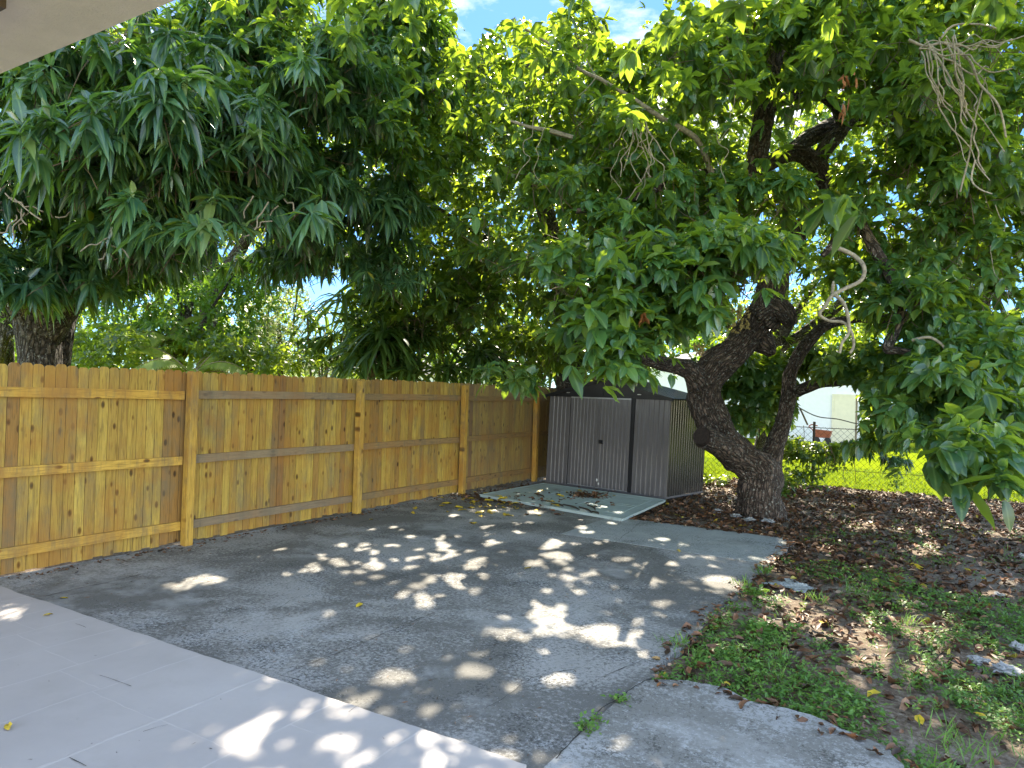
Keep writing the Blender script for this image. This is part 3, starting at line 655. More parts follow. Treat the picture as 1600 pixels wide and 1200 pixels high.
# ================================================================== WOODEN FENCE
FX = -6.80
fence = empty('wooden_fence', (FX, 4, 0), 'golden brown dog-eared board fence with three rails running along the patio', 'fence')
posts_y = [2.12, 4.66, 7.20, 9.67, 12.12, 14.55]
bays = list(zip([-0.42]+posts_y, posts_y+[15.9]))
rf = random.Random(5)
for bi, (ya, yb) in enumerate(bays):
    b = MB(); y = ya
    while y < yb-0.02:
        w = rf.uniform(.092, .099); y2 = min(y+w, yb)
        g = 0.0015+rf.random()*0.002; t = rf.random(); top = 1.825+rf.uniform(-.012, .010); x = FX-0.016+rf.uniform(-.0025, .0025); bot = 0.02+rf.uniform(-.01, .015)
        a, c = y+g, y2-g; e = 0.024
        prof = [(a, bot), (c, bot), (c, top-e*1.1), (c-e*.45, top-e*.35), (c-e, top), (a+e, top), (a+e*.45, top-e*.35), (a, top-e*1.1)]
        n = len(prof); vs = [(x+0.016, p[0], p[1]) for p in prof]+[(x, p[0], p[1]) for p in prof]
        if bi == 1 and rf.random() < .25: t = 0.05
        b.add(vs, [tuple(range(n)), tuple(range(2*n-1, n-1, -1))]+[(i, n+i, n+(i+1) % n, (i+1) % n) for i in range(n)], t)
        y = y2
    o = b.build('board_panel', M['board'] if bi < 4 else M['board_old'], fence)
    if bi == 4: o['label'] = 'darker weathered board panel'
    for k, z in enumerate((0.20, 0.89, 1.575)):
        b = MB(); y0_, y1_ = ya+0.046, yb-0.046
        x0, x1 = FX+0.003, FX+0.040; n = 26; vs = []; fs = []
        dz = rf.uniform(-.01, .01)
        for i in range(n+1):
            yy = y0_+(y1_-y0_)*i/n; s = 0.006*math.sin(3.1*i/n)+dz*(i/n); nb = 0.002*noise.noise(Vector((yy*4, z*9, bi)))
            vs += [(x0, yy, z-.044+s), (x1, yy, z-.044+s+nb), (x1, yy, z+.044+s-nb), (x0, yy, z+.044+s)]
            if i: q = 4*i; fs += [(q-4+j, q-4+(j+1) % 4, q+(j+1) % 4, q+j) for j in range(4)]
        fs += [(0, 3, 2, 1), (4*n, 4*n+1, 4*n+2, 4*n+3)]
        b.add(vs, fs, rf.random())
        m_ = M['rail'] if bi < 2 else (M['rail_grey'] if bi == 2 else M['rail_mid'])
        o = b.build('rail', m_, fence)
        if bi == 2: o['label'] = 'weathered grey rail'
for i, y in enumerate(posts_y):
    b = MB(); h = [1.8, 1.815, 1.79, 1.79, 1.77, 1.8][i]; s = 0.045; x0 = FX+0.042
    l = (0.0, 0.012, 0.0, .008, .01, 0)[i]
    e = 0.004
    for (za, zb) in ((-0.02, h),):
        P8 = [(x0+e, y-s), (x0+.089-e, y-s), (x0+.089, y-s+e), (x0+.089, y+s-e), (x0+.089-e, y+s), (x0+e, y+s), (x0, y+s-e), (x0, y-s+e)]
        n = 8; vs = [(p[0], p[1], za) for p in P8]+[(p[0]-l*.2, p[1]+l, zb) for p in P8]
        b.add(vs, [tuple(range(n-1, -1, -1)), tuple(range(n, 2*n))]+[(j, (j+1) % n, n+(j+1) % n, n+j) for j in range(n)], rf.random())
    b.build('post', M['post'], fence)
# ================================================================== SHED
A = G(853, 754); B = G(1040, 780)
ex = (B-A)[:2]; WID = float(np.linalg.norm(ex)); ex = ex/WID; ey = np.array([-ex[1], ex[0]])     # ey points away from camera
LEAN = math.tan(R(1.6)); DEP = 1.32; WH = 1.66; RH = 1.97
def S(x, y, z):
    """shed frame: x along the front, y into depth, z up, with the slight lean it has"""
    return (A[0]+ex[0]*(x+z*LEAN)+ey[0]*y, A[1]+ex[1]*(x+z*LEAN)+ey[1]*y, z)
shed = empty('garden_shed', tuple(A), 'small dark grey corrugated metal shed with double doors and black gable', 'shed')
def corr(name, x0, x1, zb, zt, y, m, pitch=0.094, parent=shed, side=False, amp=0.012, inv=1):
    b = MB(); n = max(1, round((x1-x0)/pitch)); p = (x1-x0)/n; prof = []
    for i in range(n):
        o_ = x0+i*p
        prof += [(o_, 0), (o_+p*.58, 0), (o_+p*.68, 1), (o_+p*.9, 1)]
    prof.append((x1, 0)); vs = []; fs = []
    for i, (q, h) in enumerate(prof):
        hh = -amp*h*inv
        for z in (zb, zt(q) if callable(zt) else zt):
            vs.append(S(q, y+hh, z) if not side else S(y-hh, q, z))
        if i: k = 2*i; fs.append((k-2, k, k+1, k-1) if not side else (k-2, k, k+1, k-1))
    b.add(vs, fs); return b.build(name, m, parent)
def sbox(b, a, c, **k):
    o_ = len(b.v); bb = MB(); bb.box(a, c); b.add([S(*p) for p in bb.v], bb.f, **k)
xl0, xl1, dl, dm, dr, xr0 = 0.0, 0.50, 0.535, 1.17, 1.86, 1.90
DW = WID
s_ = WID/2.62
xl1 *= s_; dl *= s_; dm *= s_; dr *= s_; xr0 *= s_
corr('front_panel', 0.02, xl1, 0.03, WH, 0, M['shed'])
corr('front_panel', xr0+.03, WID-.01, 0.03, WH, 0, M['shed'])
dw = []
for (a, c) in ((dl, dm-.004), (dm+.004, dr)):
    d_ = corr('door', a, c, 0.05, WH-.03, -0.022, M['shed'], pitch=0.075, amp=0.010)
    b = MB(); sbox(b, (a, -.034, WH-.03), (c, -.014, WH-.005)); b.build('door_trim', M['trim'], d_)
    b = MB(); sbox(b, (a, -.030, .035), (c, -.014, .05)); b.build('door_trim', M['trim'], d_)
    b = MB(); sbox(b, (a, -.030, .05), (a+.022, -.018, WH-.03)); sbox(b, (c-.022, -.030, .05), (c, -.018, WH-.03))
    b.build('door_edge', M['shed'], d_); dw.append(d_)
b = MB(); sbox(b, (dm+.05, -.048, .83), (dm+.12, -.034, .90)); b.tube([S(dm+.10, -.045, .865), S(dm+.10, -.085, .86), S(dm+.17, -.088, .84)], [.010, .010, .008], 8)
b.build('handle', M['shed_dark'], dw[1])
b = MB(); sbox(b, (dm+.03, -.0375, .155), (dm+.06, -.0365, .20)); sbox(b, (dm+.07, -.0375, .10), (dm+.095, -.0365, .135)); b.build('sticker', M['white_chip'], dw[1])
b = MB()
sbox(b, (xl1+.002, -.012, .02), (dl-.004, .02, WH)); b.build('door_jamb', M['shed_dark'], shed)
b = MB(); sbox(b, (dr+.006, -.012, .02), (xr0+.024, .02, WH)); b.build('door_jamb', M['shed_dark'], shed)
# side and back walls
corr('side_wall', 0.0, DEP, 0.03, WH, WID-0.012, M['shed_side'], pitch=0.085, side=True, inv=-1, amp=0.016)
corr('side_wall', 0.0, DEP, 0.03, WH, 0.012, M['shed'], pitch=0.085, side=True, inv=1)
corr('back_wall', 0.0, WID, 0.03, WH, DEP, M['shed'], inv=-1)
b = MB()
for (a, c) in (((0, -.006, 0), (.026, .02, WH)), ((WID-.024, -.008, 0), (WID+.004, .02, WH)), ((0, -.014, 0), (WID, -.001, .028)), ((WID-.004, .02, 0), (WID+.006, DEP, .03))):
    sbox(b, a, c)
b.build('frame', M['shed'], shed)
# gable
mx_ = WID*0.47; OV = 0.06
def roofz(x): return RH-(RH-WH+.0)*abs(x-mx_)/(mx_ if x < mx_ else WID-mx_)
b = MB()
vs = [S(0, -.02, WH), S(WID, -.02, WH), S(WID, -.02, WH+.01), S(mx_, -.02, RH-.01), S(0, -.02, WH+.01)]
vs += [S(0, .0, WH), S(WID, .0, WH), S(WID, .0, WH+.01), S(mx_, .0, RH-.01), S(0, .0, WH+.01)]
b.add(vs, [(0, 1, 2, 3, 4), (9, 8, 7, 6, 5)]+[(i, 5+i, 5+(i+1) % 5, (i+1) % 5) for i in range(5)])
sbox(b, (0, -.026, WH-.012), (WID, -.0205, WH+.012))
g_ = b.build('gable', M['shed_dark'], shed)
b = MB(); sbox(b, (mx_-.02, -.028, WH), (mx_+.02, -.0205, RH-.02)); b.build('gable_post', M['shed_dark'], g_)
b = MB()
for x in (0.42, 1.98):
    b = MB(); sbox(b, (x*s_, -.036, WH+.06), (x*s_+.07, -.0265, WH+.075)); b.build('bracket', M['trim'], g_)
# roof: two corrugated slopes
for sgn in (-1, 1):
    b = MB(); n = 16; vs = []; fs = []
    x_in = mx_; x_out = -.07 if sgn < 0 else WID+.07
    z_out = WH-.015; prof = []
    L_y = DEP+2*OV
    for i in range(n):
        o_ = -OV+L_y*i/n; p = L_y/n; prof += [(o_, 0), (o_+p*.6, 0), (o_+p*.7, 1), (o_+p*.9, 1)]
    prof.append((-OV+L_y, 0))
    for i, (yy, h) in enumerate(prof):
        vs += [S(x_in, yy, RH+.012+.014*h), S(x_out, yy, z_out+.02+.014*h), S(x_in, yy, RH+.004), S(x_out, yy, z_out+.010)]
        if i: k = 4*i; fs += [(k-4, k-3, k+1, k), (k-2, k+2, k+3, k-1)]
    b.add(vs, fs); r_ = b.build('roof', M['shed_roof'], shed)
    b = MB()
    a0, a1 = S(x_in, -OV-.01, RH+.0), S(x_out, -OV-.01, z_out)
    vs = [S(x_in, -OV-.012, RH-.02), S(x_out, -OV-.012, z_out-.02), S(x_out, -OV-.012, z_out+.035), S(x_in, -OV-.012, RH+.03),
          S(x_in, -OV+.0, RH-.02), S(x_out, -OV+.0, z_out-.02), S(x_out, -OV+.0, z_out+.035), S(x_in, -OV+.0, RH+.03)]
    b.add(vs, [(0, 1, 2, 3), (7, 6, 5, 4), (0, 4, 5, 1), (3, 2, 6, 7), (1, 5, 6, 2), (0, 3, 7, 4)])
    b.build('bargeboard', M['shed_dark'], r_)
b = MB(); sbox(b, (mx_-.06, -OV-.03, RH+.02), (mx_+.06, DEP+OV, RH+.035)); b.build('ridge_cap', M['trim'], shed)
# pale panel in front of the shed
pp = [G(750, 773, .04), G(850, 755, .04), G(1040, 781, .04), G(972, 811, .04)]
b = MB(); c = [(p[0], p[1]) for p in pp]
b.prism([c[0], c[3], c[2], c[1]], 0.006, 0.04)
panel = b.build('shed_floor_panel', M['sheet']); tag(panel, 'pale green flat panel lying in front of the shed doors', 'panel')
b = MB()
cc = [np.array(x) for x in c]
def bil(s, t): return (cc[0]*(1-s)+cc[1]*s)*(1-t)+(cc[3]*(1-s)+cc[2]*s)*t
def strip(s0, t0, s1, t1, w, z=0.044):
    a, e = bil(s0, t0), bil(s1, t1); d = e-a; l = np.linalg.norm(d); n_ = np.array([-d[1], d[0]])/l*w
    b.prism([tuple(a-n_), tuple(e-n_), tuple(e+n_), tuple(a+n_)], 0.0405, z)
for q in ((.0, .0, 1, 0), (0, 1, 1, 1), (.01, 0, .01, 1), (.99, 0, .99, 1)): strip(*q, .014, .046)
for t0, t1 in ((.06, .30), (.36, .62), (.68, .93)): 
    for (s0, s1) in ((.15, .48), (.54, .88)):
        strip(s0, t0, s1, t0, .006); strip(s0, t1, s1, t1, .006); strip(s0, t0, s0, t1, .006); strip(s1, t0, s1, t1, .006)
mo = b.build('moulding', M['sheet'], panel)
b = MB()
for (u0_, v0_, u1, v1) in ((862,786,880,791),(880,788,905,796),(845,782,862,784),(905,792,925,801),(925,799,935,803),(918,789,930,797),(838,772,850,777)):
    a, e = G(u0_, v0_, .052), G(u1, v1, .052); b.tube([a, (a+e)/2+np.array([.03, .02, .004]), e], [.010, .014, .008], 5)
o = b.build('dead_palm_strip', M['rust'], org=tuple(G(880,790,.05))); tag(o, 'dark curled dead palm strips lying on the pale panel', 'palm strips', kind='stuff')
# ================================================================== HOUSE EAVE
b = MB(); b.box((-9, -1.6, 2.515), (-0.9, 0.90, 2.58)); 
eave = empty('house_eave', (-2, 0, 2.5), 'beige painted roof eave of the house in the upper left corner', 'eave')
b.build('soffit', M['fascia'], eave)
b = MB(); b.box((-9, 0.862, 2.581), (-0.9, 0.902, 2.66)); b.build('fascia', M['fascia'], eave)
b = MB(); b.add([(-9.2, .92, 2.665), (-.85, .92, 2.665), (-.85, -1.7, 3.0), (-9.2, -1.7, 3.0), (-9.2, .92, 2.685), (-.85, .92, 2.685), (-.85, -1.7, 3.02), (-9.2, -1.7, 3.02)], [(3, 2, 1, 0), (4, 5, 6, 7), (0, 1, 5, 4), (1, 2, 6, 5), (2, 3, 7, 6), (3, 0, 4, 7)])
b.build('roof', M['roof_tile'], eave)
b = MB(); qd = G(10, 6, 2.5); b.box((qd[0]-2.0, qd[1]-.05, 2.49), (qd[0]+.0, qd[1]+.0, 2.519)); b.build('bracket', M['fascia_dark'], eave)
# ================================================================== CHAIN LINK FENCE
CY = 15.8
clf = empty('chain_link_fence', (1, CY, 0), 'old chain link fence with thin rusty posts at the back of the yard', 'fence')
b = MB(); p = 0.062; z0, z1 = -0.03, 1.18; h = z1-z0; r = 0.0026
x0, x1 = -6.6, 9.5
def rod(b, a, c, r):
    a, c = np.array(a), np.array(c); d = (c-a)/np.linalg.norm(c-a); n1 = np.array([0, 1, 0]); n2 = np.cross(d, n1)
    vs = [tuple(q+r*(math.cos(k*2.094)*n1+math.sin(k*2.094)*n2)) for q in (a, c) for k in range(3)]
    b.add(vs, [(0, 1, 4, 3), (1, 2, 5, 4), (2, 0, 3, 5)])
x = x0-h
while x < x1:
    for sg in (0, 1):
        a = (x, CY, z0) if not sg else (x+h, CY, z0); c = (x+h, CY, z1) if not sg else (x, CY, z1)
        t0, t1 = 0, 1
        if min(a[0], c[0]) > x0 and max(a[0], c[0]) < x1: rod(b, a, (c[0], CY+.004*sg, c[2]), r)
    x += p*2
b.build('mesh', M['rust'], clf)
for xx in (-5.25, -2.2, .84, 3.9, 6.9, 9.4):
    b = MB(); b.tube([(xx, CY+.03, -.1), (xx+.01, CY+.03, 1.28)], [.027, .025], 10, smooth=False); b.build('post', M['rust'], clf)
b = MB(); b.tube([(.5, CY+.045, .36), (3, CY+.045, .40), (9.4, CY+.05, .42)], [.014]*3, 8); b.build('rail', M['rust'], clf)
b = MB(); b.tube([(-5.2, CY, 1.19), (-2, CY, 1.16), (1, CY, 1.19), (9.4, CY, 1.2)], [.007]*4, 6); b.build('rail', M['rust'], clf)
b = MB(); b.tube([(-2.2, CY-.01, .34), (-1, CY-.01, .33), (.8, CY-.01, .36)], [.005]*3, 5); b.build('wire', M['rust'], clf)
# ================================================================== NEIGHBOUR BUILDINGS
def wallbox(name, x0, x1, y0, y1, h, label, door=None, roofh=.9):
    t = empty(name, ((x0+x1)/2, y0, 0), label, 'house')
    b = MB(); b.box((x0, y0, -.15), (x1, y1, h)); b.build('wall', M['stucco'], t)
    b = MB(); e = .5
    ym = (y0+y1)/2
    b.add([(x0-e, y0-e, h), (x1+e, y0-e, h), (x1+e, y1+e, h), (x0-e, y1+e, h), (x0+1.5, ym, h+roofh), (x1-1.5, ym, h+roofh)], [(0, 3, 2, 1), (0, 1, 5, 4), (1, 2, 5), (2, 3, 4, 5), (3, 0, 4)])
    b.build('roof', M['roof_tile'], t)
    return t
hs = wallbox('neighbour_house', -13.0, -2.95, 35.0, 44, 3.4, 'white stucco house with a cream door beyond the chain link fence')

dq0, dq1 = P(1303, 684, 38)[0], P(1332, 684, 38)[0]
def xa(u): # x where the view ray of column u meets the wall plane
    w = CF+(u-800)/FPX*CR-(650-600)/FPX*CU; return float(CP[0]+w[0]*(34.97-CP[1])/w[1])
b = MB(); b.box((xa(1303), 34.95, -.1), (xa(1331), 34.998, 1.95)); d_ = b.build('door', M['doorp'], hs)
b = MB(); b.box((xa(1303)-.09, 34.94, -.1), (xa(1303)-.003, 34.997, 2.05)); b.box((xa(1331)+.003, 34.94, -.1), (xa(1331)+.14, 34.997, 2.05), ); b.box((xa(1303)-.002, 34.94, 1.953), (xa(1331)+.002, 34.997, 2.05))
b.build('door_frame', M['redp'] if False else M['doorp'], hs)
b = MB(); b.box((xa(1331)+.15, 34.95, -.1), (xa(1331)+.22, 34.997, 2.05)); b.build('downpipe', M['cane'], hs)
hs2 = wallbox('neighbour_house', -40.0, -27.6, 34.0, 44, 2.6, 'pale roofed house far off behind the left fence', roofh=1.4)
hs3 = wallbox('neighbour_house', 2.5, 11.0, 38.0, 46, 2.5, 'low white building half hidden behind the right branches')
# red cart near the neighbour's wall
cx = float(P(1285, 677, 31)[0]); cyy = float(P(1285, 677, 31)[1])
cart = empty('garden_cart', (cx, cyy, -.15), 'small red garden cart standing against the white house wall', 'cart')
b = MB(); z = .12
vs = [(cx-.28, cyy-.2, z), (cx+.30, cyy-.2, z), (cx+.30, cyy+.2, z), (cx-.28, cyy+.2, z), (cx-.40, cyy-.26, z+.36), (cx+.38, cyy-.26, z+.30), (cx+.38, cyy+.26, z+.30), (cx-.40, cyy+.26, z+.36)]
b.add(vs, [(0, 3, 2, 1), (0, 1, 5, 4), (1, 2, 6, 5), (2, 3, 7, 6), (3, 0, 4, 7), (4, 5, 6, 7)]); b.build('body', M['redp'], cart)
b = MB(); b.tube([(cx-.35, cyy, z+.3), (cx-.55, cyy, z+.45), (cx-.42, cyy, z+.55), (cx-.2, cyy, z+.5)], [.025]*4, 8); b.build('handle', M['redp'], cart)
for sx in (-.2, .24):
    b = MB(); b.tube([(cx+sx, cyy-.28, .0), (cx+sx, cyy-.23, .0)], [.15, .15], 14, smooth=False); b.build('wheel', M['rubber'], cart)
b = MB(); b.tube([P(1250, 638, 15.4), P(1262, 664, 15.3)], [.02, .02], 6, smooth=False); o = b.build('wooden_stake', M['twig']); tag(o, 'thin brown stake leaning beside the avocado trunk in front of the white wall', 'stake')
b = MB(); b.tube([P(1240, 632, 15), P(1275, 650, 15.2), P(1310, 655, 15.4), P(1340, 662, 15.6), P(1365, 661, 15.6)], [.012]*5, 5, cap=True, mn=.05); o = b.build('cable', M['rubber']); tag(o, 'black cable sagging across the white wall behind the tree', 'cable')
b = MB()
q1 = P(1095, 690, 13.6); b.tube([P(1094, 762, 13.4), P(1092, 700, 13.4)], [.025, .022], 8, smooth=False)
o = b.build('black_pole', M['rubber']); tag(o, 'short black pole standing between the shed and the tree trunk', 'pole')
# ================================================================== TREES
def limb(parent, name, pts, m, pxr=True, rough=.12, sides=14, seed=0, tipr=None):
    """pts: (u, v, depth, radius in photo pixels)"""
    b = MB(); b.tube([P(u, v, d) for u, v, d, r in pts], [r*d/FPX for u, v, d, r in pts], sides, rough, seed)
    return b.build(name, m, parent, smooth=True)
def base(u, v): g = G(u, v, -.06); return (float(g[0]), float(g[1]), -.06)
# ---- avocado tree
av = empty('avocado_tree', base(1192, 800), 'crooked avocado tree with thick twisted dark trunk and stub beside the shed', 'tree')
tr = MB()
tp = [(1188,822,10.75,58),(1188,804,10.75,48),(1188,775,10.75,42),(1184,738,10.8,40),(1158,712,10.8,38),(1134,690,10.8,35),(1116,657,10.75,33),(1101,625,10.7,31),(1103,598,10.65,34),(1122,570,10.6,34),(1148,548,10.55,31),(1170,520,10.5,30),(1188,490,10.45,30),(1202,455,10.4,28),(1216,415,10.4,23),(1238,375,10.3,20),(1265,340,10.2,18),(1287,303,10.1,17),(1283,268,10.0,17),(1256,240,9.9,17),(1225,242,9.85,15),(1200,258,9.8,13),(1176,276,9.75,12)]
tr.tube([P(a,b_,c) for a,b_,c,d in tp], [d*.76*c/FPX for a,b_,c,d in tp], 32, .26, 3, stepf=.14)
tro = tr.build('trunk', M['bark'], av, smooth=True)
def abranch(pts, m=None, nm='branch', **k): return limb(av, nm, pts, m or M['bark'], **k)
abranch([(1165,722,10.7,20),(1135,702,10.55,19),(1108,687,10.30,18),(1098,683,10.22,18)], nm='stub')
b = MB(); c0 = Vector(P(1098.5,683.3,10.225)); c1 = Vector(P(1095,681,10.18)); b.tube([c0, c1], [.150, .13], 16, .12, 5, smooth=False); b.build('cut_end', M['cutwood'], av)
abranch([(1199,745,10.9,22),(1207,705,10.9,15),(1222,665,10.95,12),(1232,620,11,11),(1235,585,11,10.5),(1250,552,11,9.5),(1268,528,11,9),(1292,508,11,7.5),(1340,498,11,6.5),(1400,500,10.8,9),(1450,507,10.6,8),(1500,530,10.4,6),(1560,590,10.2,4)], sides=16, rough=.16)
abranch([(1095,600,10.6,24),(1080,580,10.5,16),(1055,572,10.4,13),(1030,567,10.3,11),(1000,555,10.1,10),(975,530,9.6,8),(950,480,8.9,6),(930,430,8.3,5)])
abranch([(1190,500,10.4,26),(1212,482,10.3,21),(1228,492,10.2,16),(1238,508,10.15,9)], rough=.35)
abranch([(1188,530,10.55,20),(1203,545,10.5,13),(1210,548,10.5,6)], rough=.35)
abranch([(1180,290,9.8,13),(1184,240,9.7,16),(1192,190,9.6,16),(1202,140,9.5,15),(1210,95,9.4,13),(1224,50,9.3,12),(1236,10,9.2,11),(1250,-60,9.0,9)], sides=16)
abranch([(1203,170,9.55,10),(1225,155,9.6,9),(1258,145,9.7,9),(1290,152,9.8,9),(1312,175,9.9,10),(1316,200,10.0,11),(1302,218,10,12),(1285,240,10,12),(1278,262,10,12)], sides=12)
abranch([(1228,246,9.9,10),(1255,222,10.1,13),(1285,205,10.2,14),(1325,188,10.3,15),(1370,182,10.2,14),(1430,186,10,13),(1500,178,9.8,12),(1560,140,9.6,11),(1620,95,9.4,10),(1700,60,9,8)], sides=14)
abranch([(1325,310,9,6),(1343,345,8.8,8),(1368,392,8.6,9),(1393,432,8.4,9),(1407,480,8.2,8),(1397,520,8.1,8),(1386,545,8.0,7),(1405,548,7.9,6),(1430,552,7.8,4)], M['bark'], sides=10)
abranch([(1335,330,9,6),(1318,355,8.8,5),(1298,385,8.6,5),(1285,400,8.6,4)], M['bark'], rough=.3)
abranch([(1245,612,10.9,10),(1280,598,10.6,9),(1320,594,10.3,9),(1370,585,10,8),(1440,560,9.6,6),(1500,560,9.2,5)], M['bark_dark'], sides=10)
abranch([(1200,300,9.8,10),(1120,270,9.2,7),(1040,290,8.6,6),(960,320,8.2,5),(900,330,8,4)], sides=8)
abranch([(1160,375,10,10),(1158,345,9.6,9),(1135,320,9.2,6),(1118,285,8.9,5),(1098,235,8.7,4.5),(1082,212,8.6,4.5),(1035,185,8.5,4),(990,155,8.5,3.5),(940,125,8.5,3),(905,108,8.4,2.6),(860,70,8.3,2),(820,45,8.2,1.5)], M['vine'], sides=8)
abranch([(895,215,8.8,4),(860,205,8.8,4.5),(825,198,8.8,3),(790,186,8.8,1.5)], M['vine'], sides=8)
abranch([(1236,10,9.2,8),(1170,-60,8.8,7),(1050,-120,8.5,6),(900,-130,8.4,5)], sides=8)
abranch([(1210,95,9.4,9),(1300,20,9.2,8),(1400,-60,9,7),(1500,-150,8.8,6)], sides=8)
# pale hanging dead vines
rv_ = random.Random(8)
def dvine(pts, r=2.6):
    r *= .72; b = MB(); b.tube([P(u, v, d) for u, v, d in pts], [r*pts[0][2]/FPX*(1-.45*i/len(pts)) for i in range(len(pts))], 6, .12, 2, mn=.02)
    b.build('dead_vine', M['vine'], av, smooth=True)
dvine([(1310,388,7.5),(1335,400,7.5),(1350,418,7.4),(1345,438,7.4),(1318,452,7.35),(1300,462,7.3),(1288,480,7.3),(1280,491,7.3),(1295,501,7.3),(1318,504,7.25),(1330,518,7.2),(1334,540,7.2),(1328,552,7.2)], 5)
dvine([(1303,460,7.3),(1317,472,7.25),(1325,495,7.2),(1326,520,7.2),(1316,535,7.15),(1312,552,7.15)], 4.5)
dvine([(1302,444,7.35),(1300,462,7.35),(1302,440,7.4)], 4)
dvine([(1425,532,7.6),(1450,527,7.5),(1470,537,7.45),(1479,552,7.4),(1475,570,7.4),(1465,578,7.4)], 3.5)
dvine([(1430,530,7.8),(1452,542,7.7),(1462,560,7.6),(1470,590,7.5),(1495,610,7.5)], 3)
for i in range(20):
    u, v, d = 1440+rv_.uniform(-8, 60), 66+rv_.uniform(-12, 14), 6.4+rv_.uniform(-.3, .3); pts = [(u, v, d)]
    du = rv_.uniform(2, 14); n = rv_.randint(5, 10)
    for k in range(n):
        u += du*rv_.uniform(.2, 1.3)+rv_.uniform(-9, 9)*(k > 1); v += rv_.uniform(10, 30) if i < 14 else rv_.uniform(-14, 16); d += rv_.uniform(-.06, .06)
        if i >= 14: u += 12
        pts.append((u, v, d))
    dvine(pts, rv_.uniform(1.2, 2.4))
dvine([(1420,62,6.5),(1445,72,6.5),(1480,68,6.5),(1515,95,6.4),(1530,130,6.4),(1560,165,6.3),(1572,215,6.3)], 3.2)
dvine([(1470,60,6.5),(1490,40,6.5),(1530,38,6.4),(1560,45,6.4)], 2.4)
dvine([(1500,300,6.8),(1515,240,6.7),(1520,200,6.6),(1540,120,6.5)], 2)
dvine([(1524,250,6.6),(1518,280,6.6),(1530,295,6.5),(1550,303,6.5)], 2.2)
for i in range(12):
    u, v, d = 985+rv_.uniform(-10, 30), 190+rv_.uniform(-12, 10), 7.6+rv_.uniform(-.2, .2); pts = [(u, v, d)]
    for k in range(rv_.randint(5, 9)):
        u += rv_.uniform(-13, 12); v += rv_.uniform(6, 20); pts.append((u, v, d))
    dvine(pts, rv_.uniform(.8, 1.5))
for (u, v) in ((835, 180), (850, 200), (1062, 200), (905, 60), (1000, 60), (1150, 90), (1120, 210), (1555, 320), (1340, 60)):
    d = 7.9; pts = [(u, v, d)]
    for k in range(rv_.randint(5, 9)):
        u += rv_.uniform(-15, 15); v += rv_.uniform(8, 24); pts.append((u, v, d))
    dvine(pts, rv_.uniform(.8, 1.5))
b = MB()
for i in range(60):
    q = P(1150+rv_.uniform(-12, 22), 505+rv_.uniform(-22, 14), 10.2+rv_.uniform(-.1, .1)); q2 = q+np.array([rv_.uniform(-.05, .05), rv_.uniform(-.05, .05), rv_.uniform(-.02, .08)])
    b.tube([q, q2], [.018, .008], 5, smooth=False)
for i in range(25):
    q = P(1093+rv_.uniform(-8, 8), 548+rv_.uniform(-7, 9), 10.4); q2 = q+np.array([rv_.uniform(-.04, .04), rv_.uniform(-.04, .04), rv_.uniform(-.02, .06)])
    b.tube([q, q2], [.016, .008], 5, smooth=False)
b.build('dried_fern', M['mossy'], av)['kind'] = 'stuff'
AV = blobs([(1000,150,9.3,230,130,1.4,44),(1250,70,8.4,230,90,1.3,38),(1480,110,8.2,150,130,1.4,36),(1480,330,9.3,150,130,1.6,32),(1510,560,8.8,130,90,1.4,30),
 (900,320,9.2,160,130,1.4,36),(1080,330,8.4,150,80,.9,26),(1060,410,7.2,190,40,.5,22),(965,500,6.9,55,60,.4,11),(1170,300,8.4,130,45,.6,14),(1370,430,11,110,130,1.5,20),
 (790,590,8.2,28,18,.15,3),(1570,745,5.6,50,25,.2,3),(1480,700,5.9,40,45,.3,5),(1400,650,8.0,90,45,.6,12),(1150,400,6.9,70,35,.4,9),(1060,480,7.4,100,35,.4,10),(975,565,6.9,18,22,.15,3),
 (720,120,11,110,90,1.5,22),(640,240,10.5,80,90,1.5,18),(1165,620,12.3,55,55,.6,18),(1300,565,11.8,60,20,.5,14),(1335,572,9.7,55,14,.3,9),(1195,610,12,35,50,.4,16),(1450,470,8.6,110,60,.9,16),(1440,620,8.6,70,50,.7,14),(1480,250,8.2,110,60,.8,14),(1370,300,8.6,60,50,.6,7),(1400,400,9,70,50,.7,10),(1520,560,7.4,80,50,.7,12),(1740,260,9.2,140,200,1.8,34),(1760,560,8.5,110,110,1.2,16),(1540,650,7.6,60,50,.7,14),(1400,590,9.2,50,40,.6,10),(1560,420,8.6,60,70,.8,12),(1150,570,12.3,60,30,.6,10)])
p_, a_ = clumps(AV, np.full(len(AV), .42), 14)
crown('crown', p_, a_, 9, .18, .48, (.5, 1.7), .45, M['avocado'], av, OVAL, .25, .45)
low = (proj(p_)[1] < 470)
twigmesh('twigs', p_[low], a_[low], M['twig'], av)
# a few large dark leaf sprays hanging near the right edge and one in front of the branch
BG_ = np.array([P(1480,695,5.4), P(1500,745,5.3), P(1560,735,5.2), P(1585,700,5.4), P(1455,715,5.6), P(1320,300,5.2), P(1340,318,5.3), P(1295,305,5.4), P(1500,650,6), P(1540,610,6.2)])
crown('crown', BG_, np.tile(np.array([[0, 0, .6]]), (len(BG_), 1))+RNG.normal(0, .2, (len(BG_), 3)), 11, .27, .50, (.7, 1.7), .8, M['avocado'], av, OVAL, .25, .15)
BG2 = np.array([P(970,580,6.4), P(985,560,6.5), P(960,545,6.4), P(940,500,6.3), P(975,480,6.5), P(1210,395,6.5), P(1180,400,6.6), P(1150,385,6.5), P(1105,400,6.5), P(1060,390,6.5), P(1020,380,6.6), P(1035,425,6.7), P(1090,440,6.7), P(940,440,6.4), P(980,420,6.5), P(920,540,6.6), P(1140,440,6.7), P(1000,455,6.6), P(1210,425,6.6)])
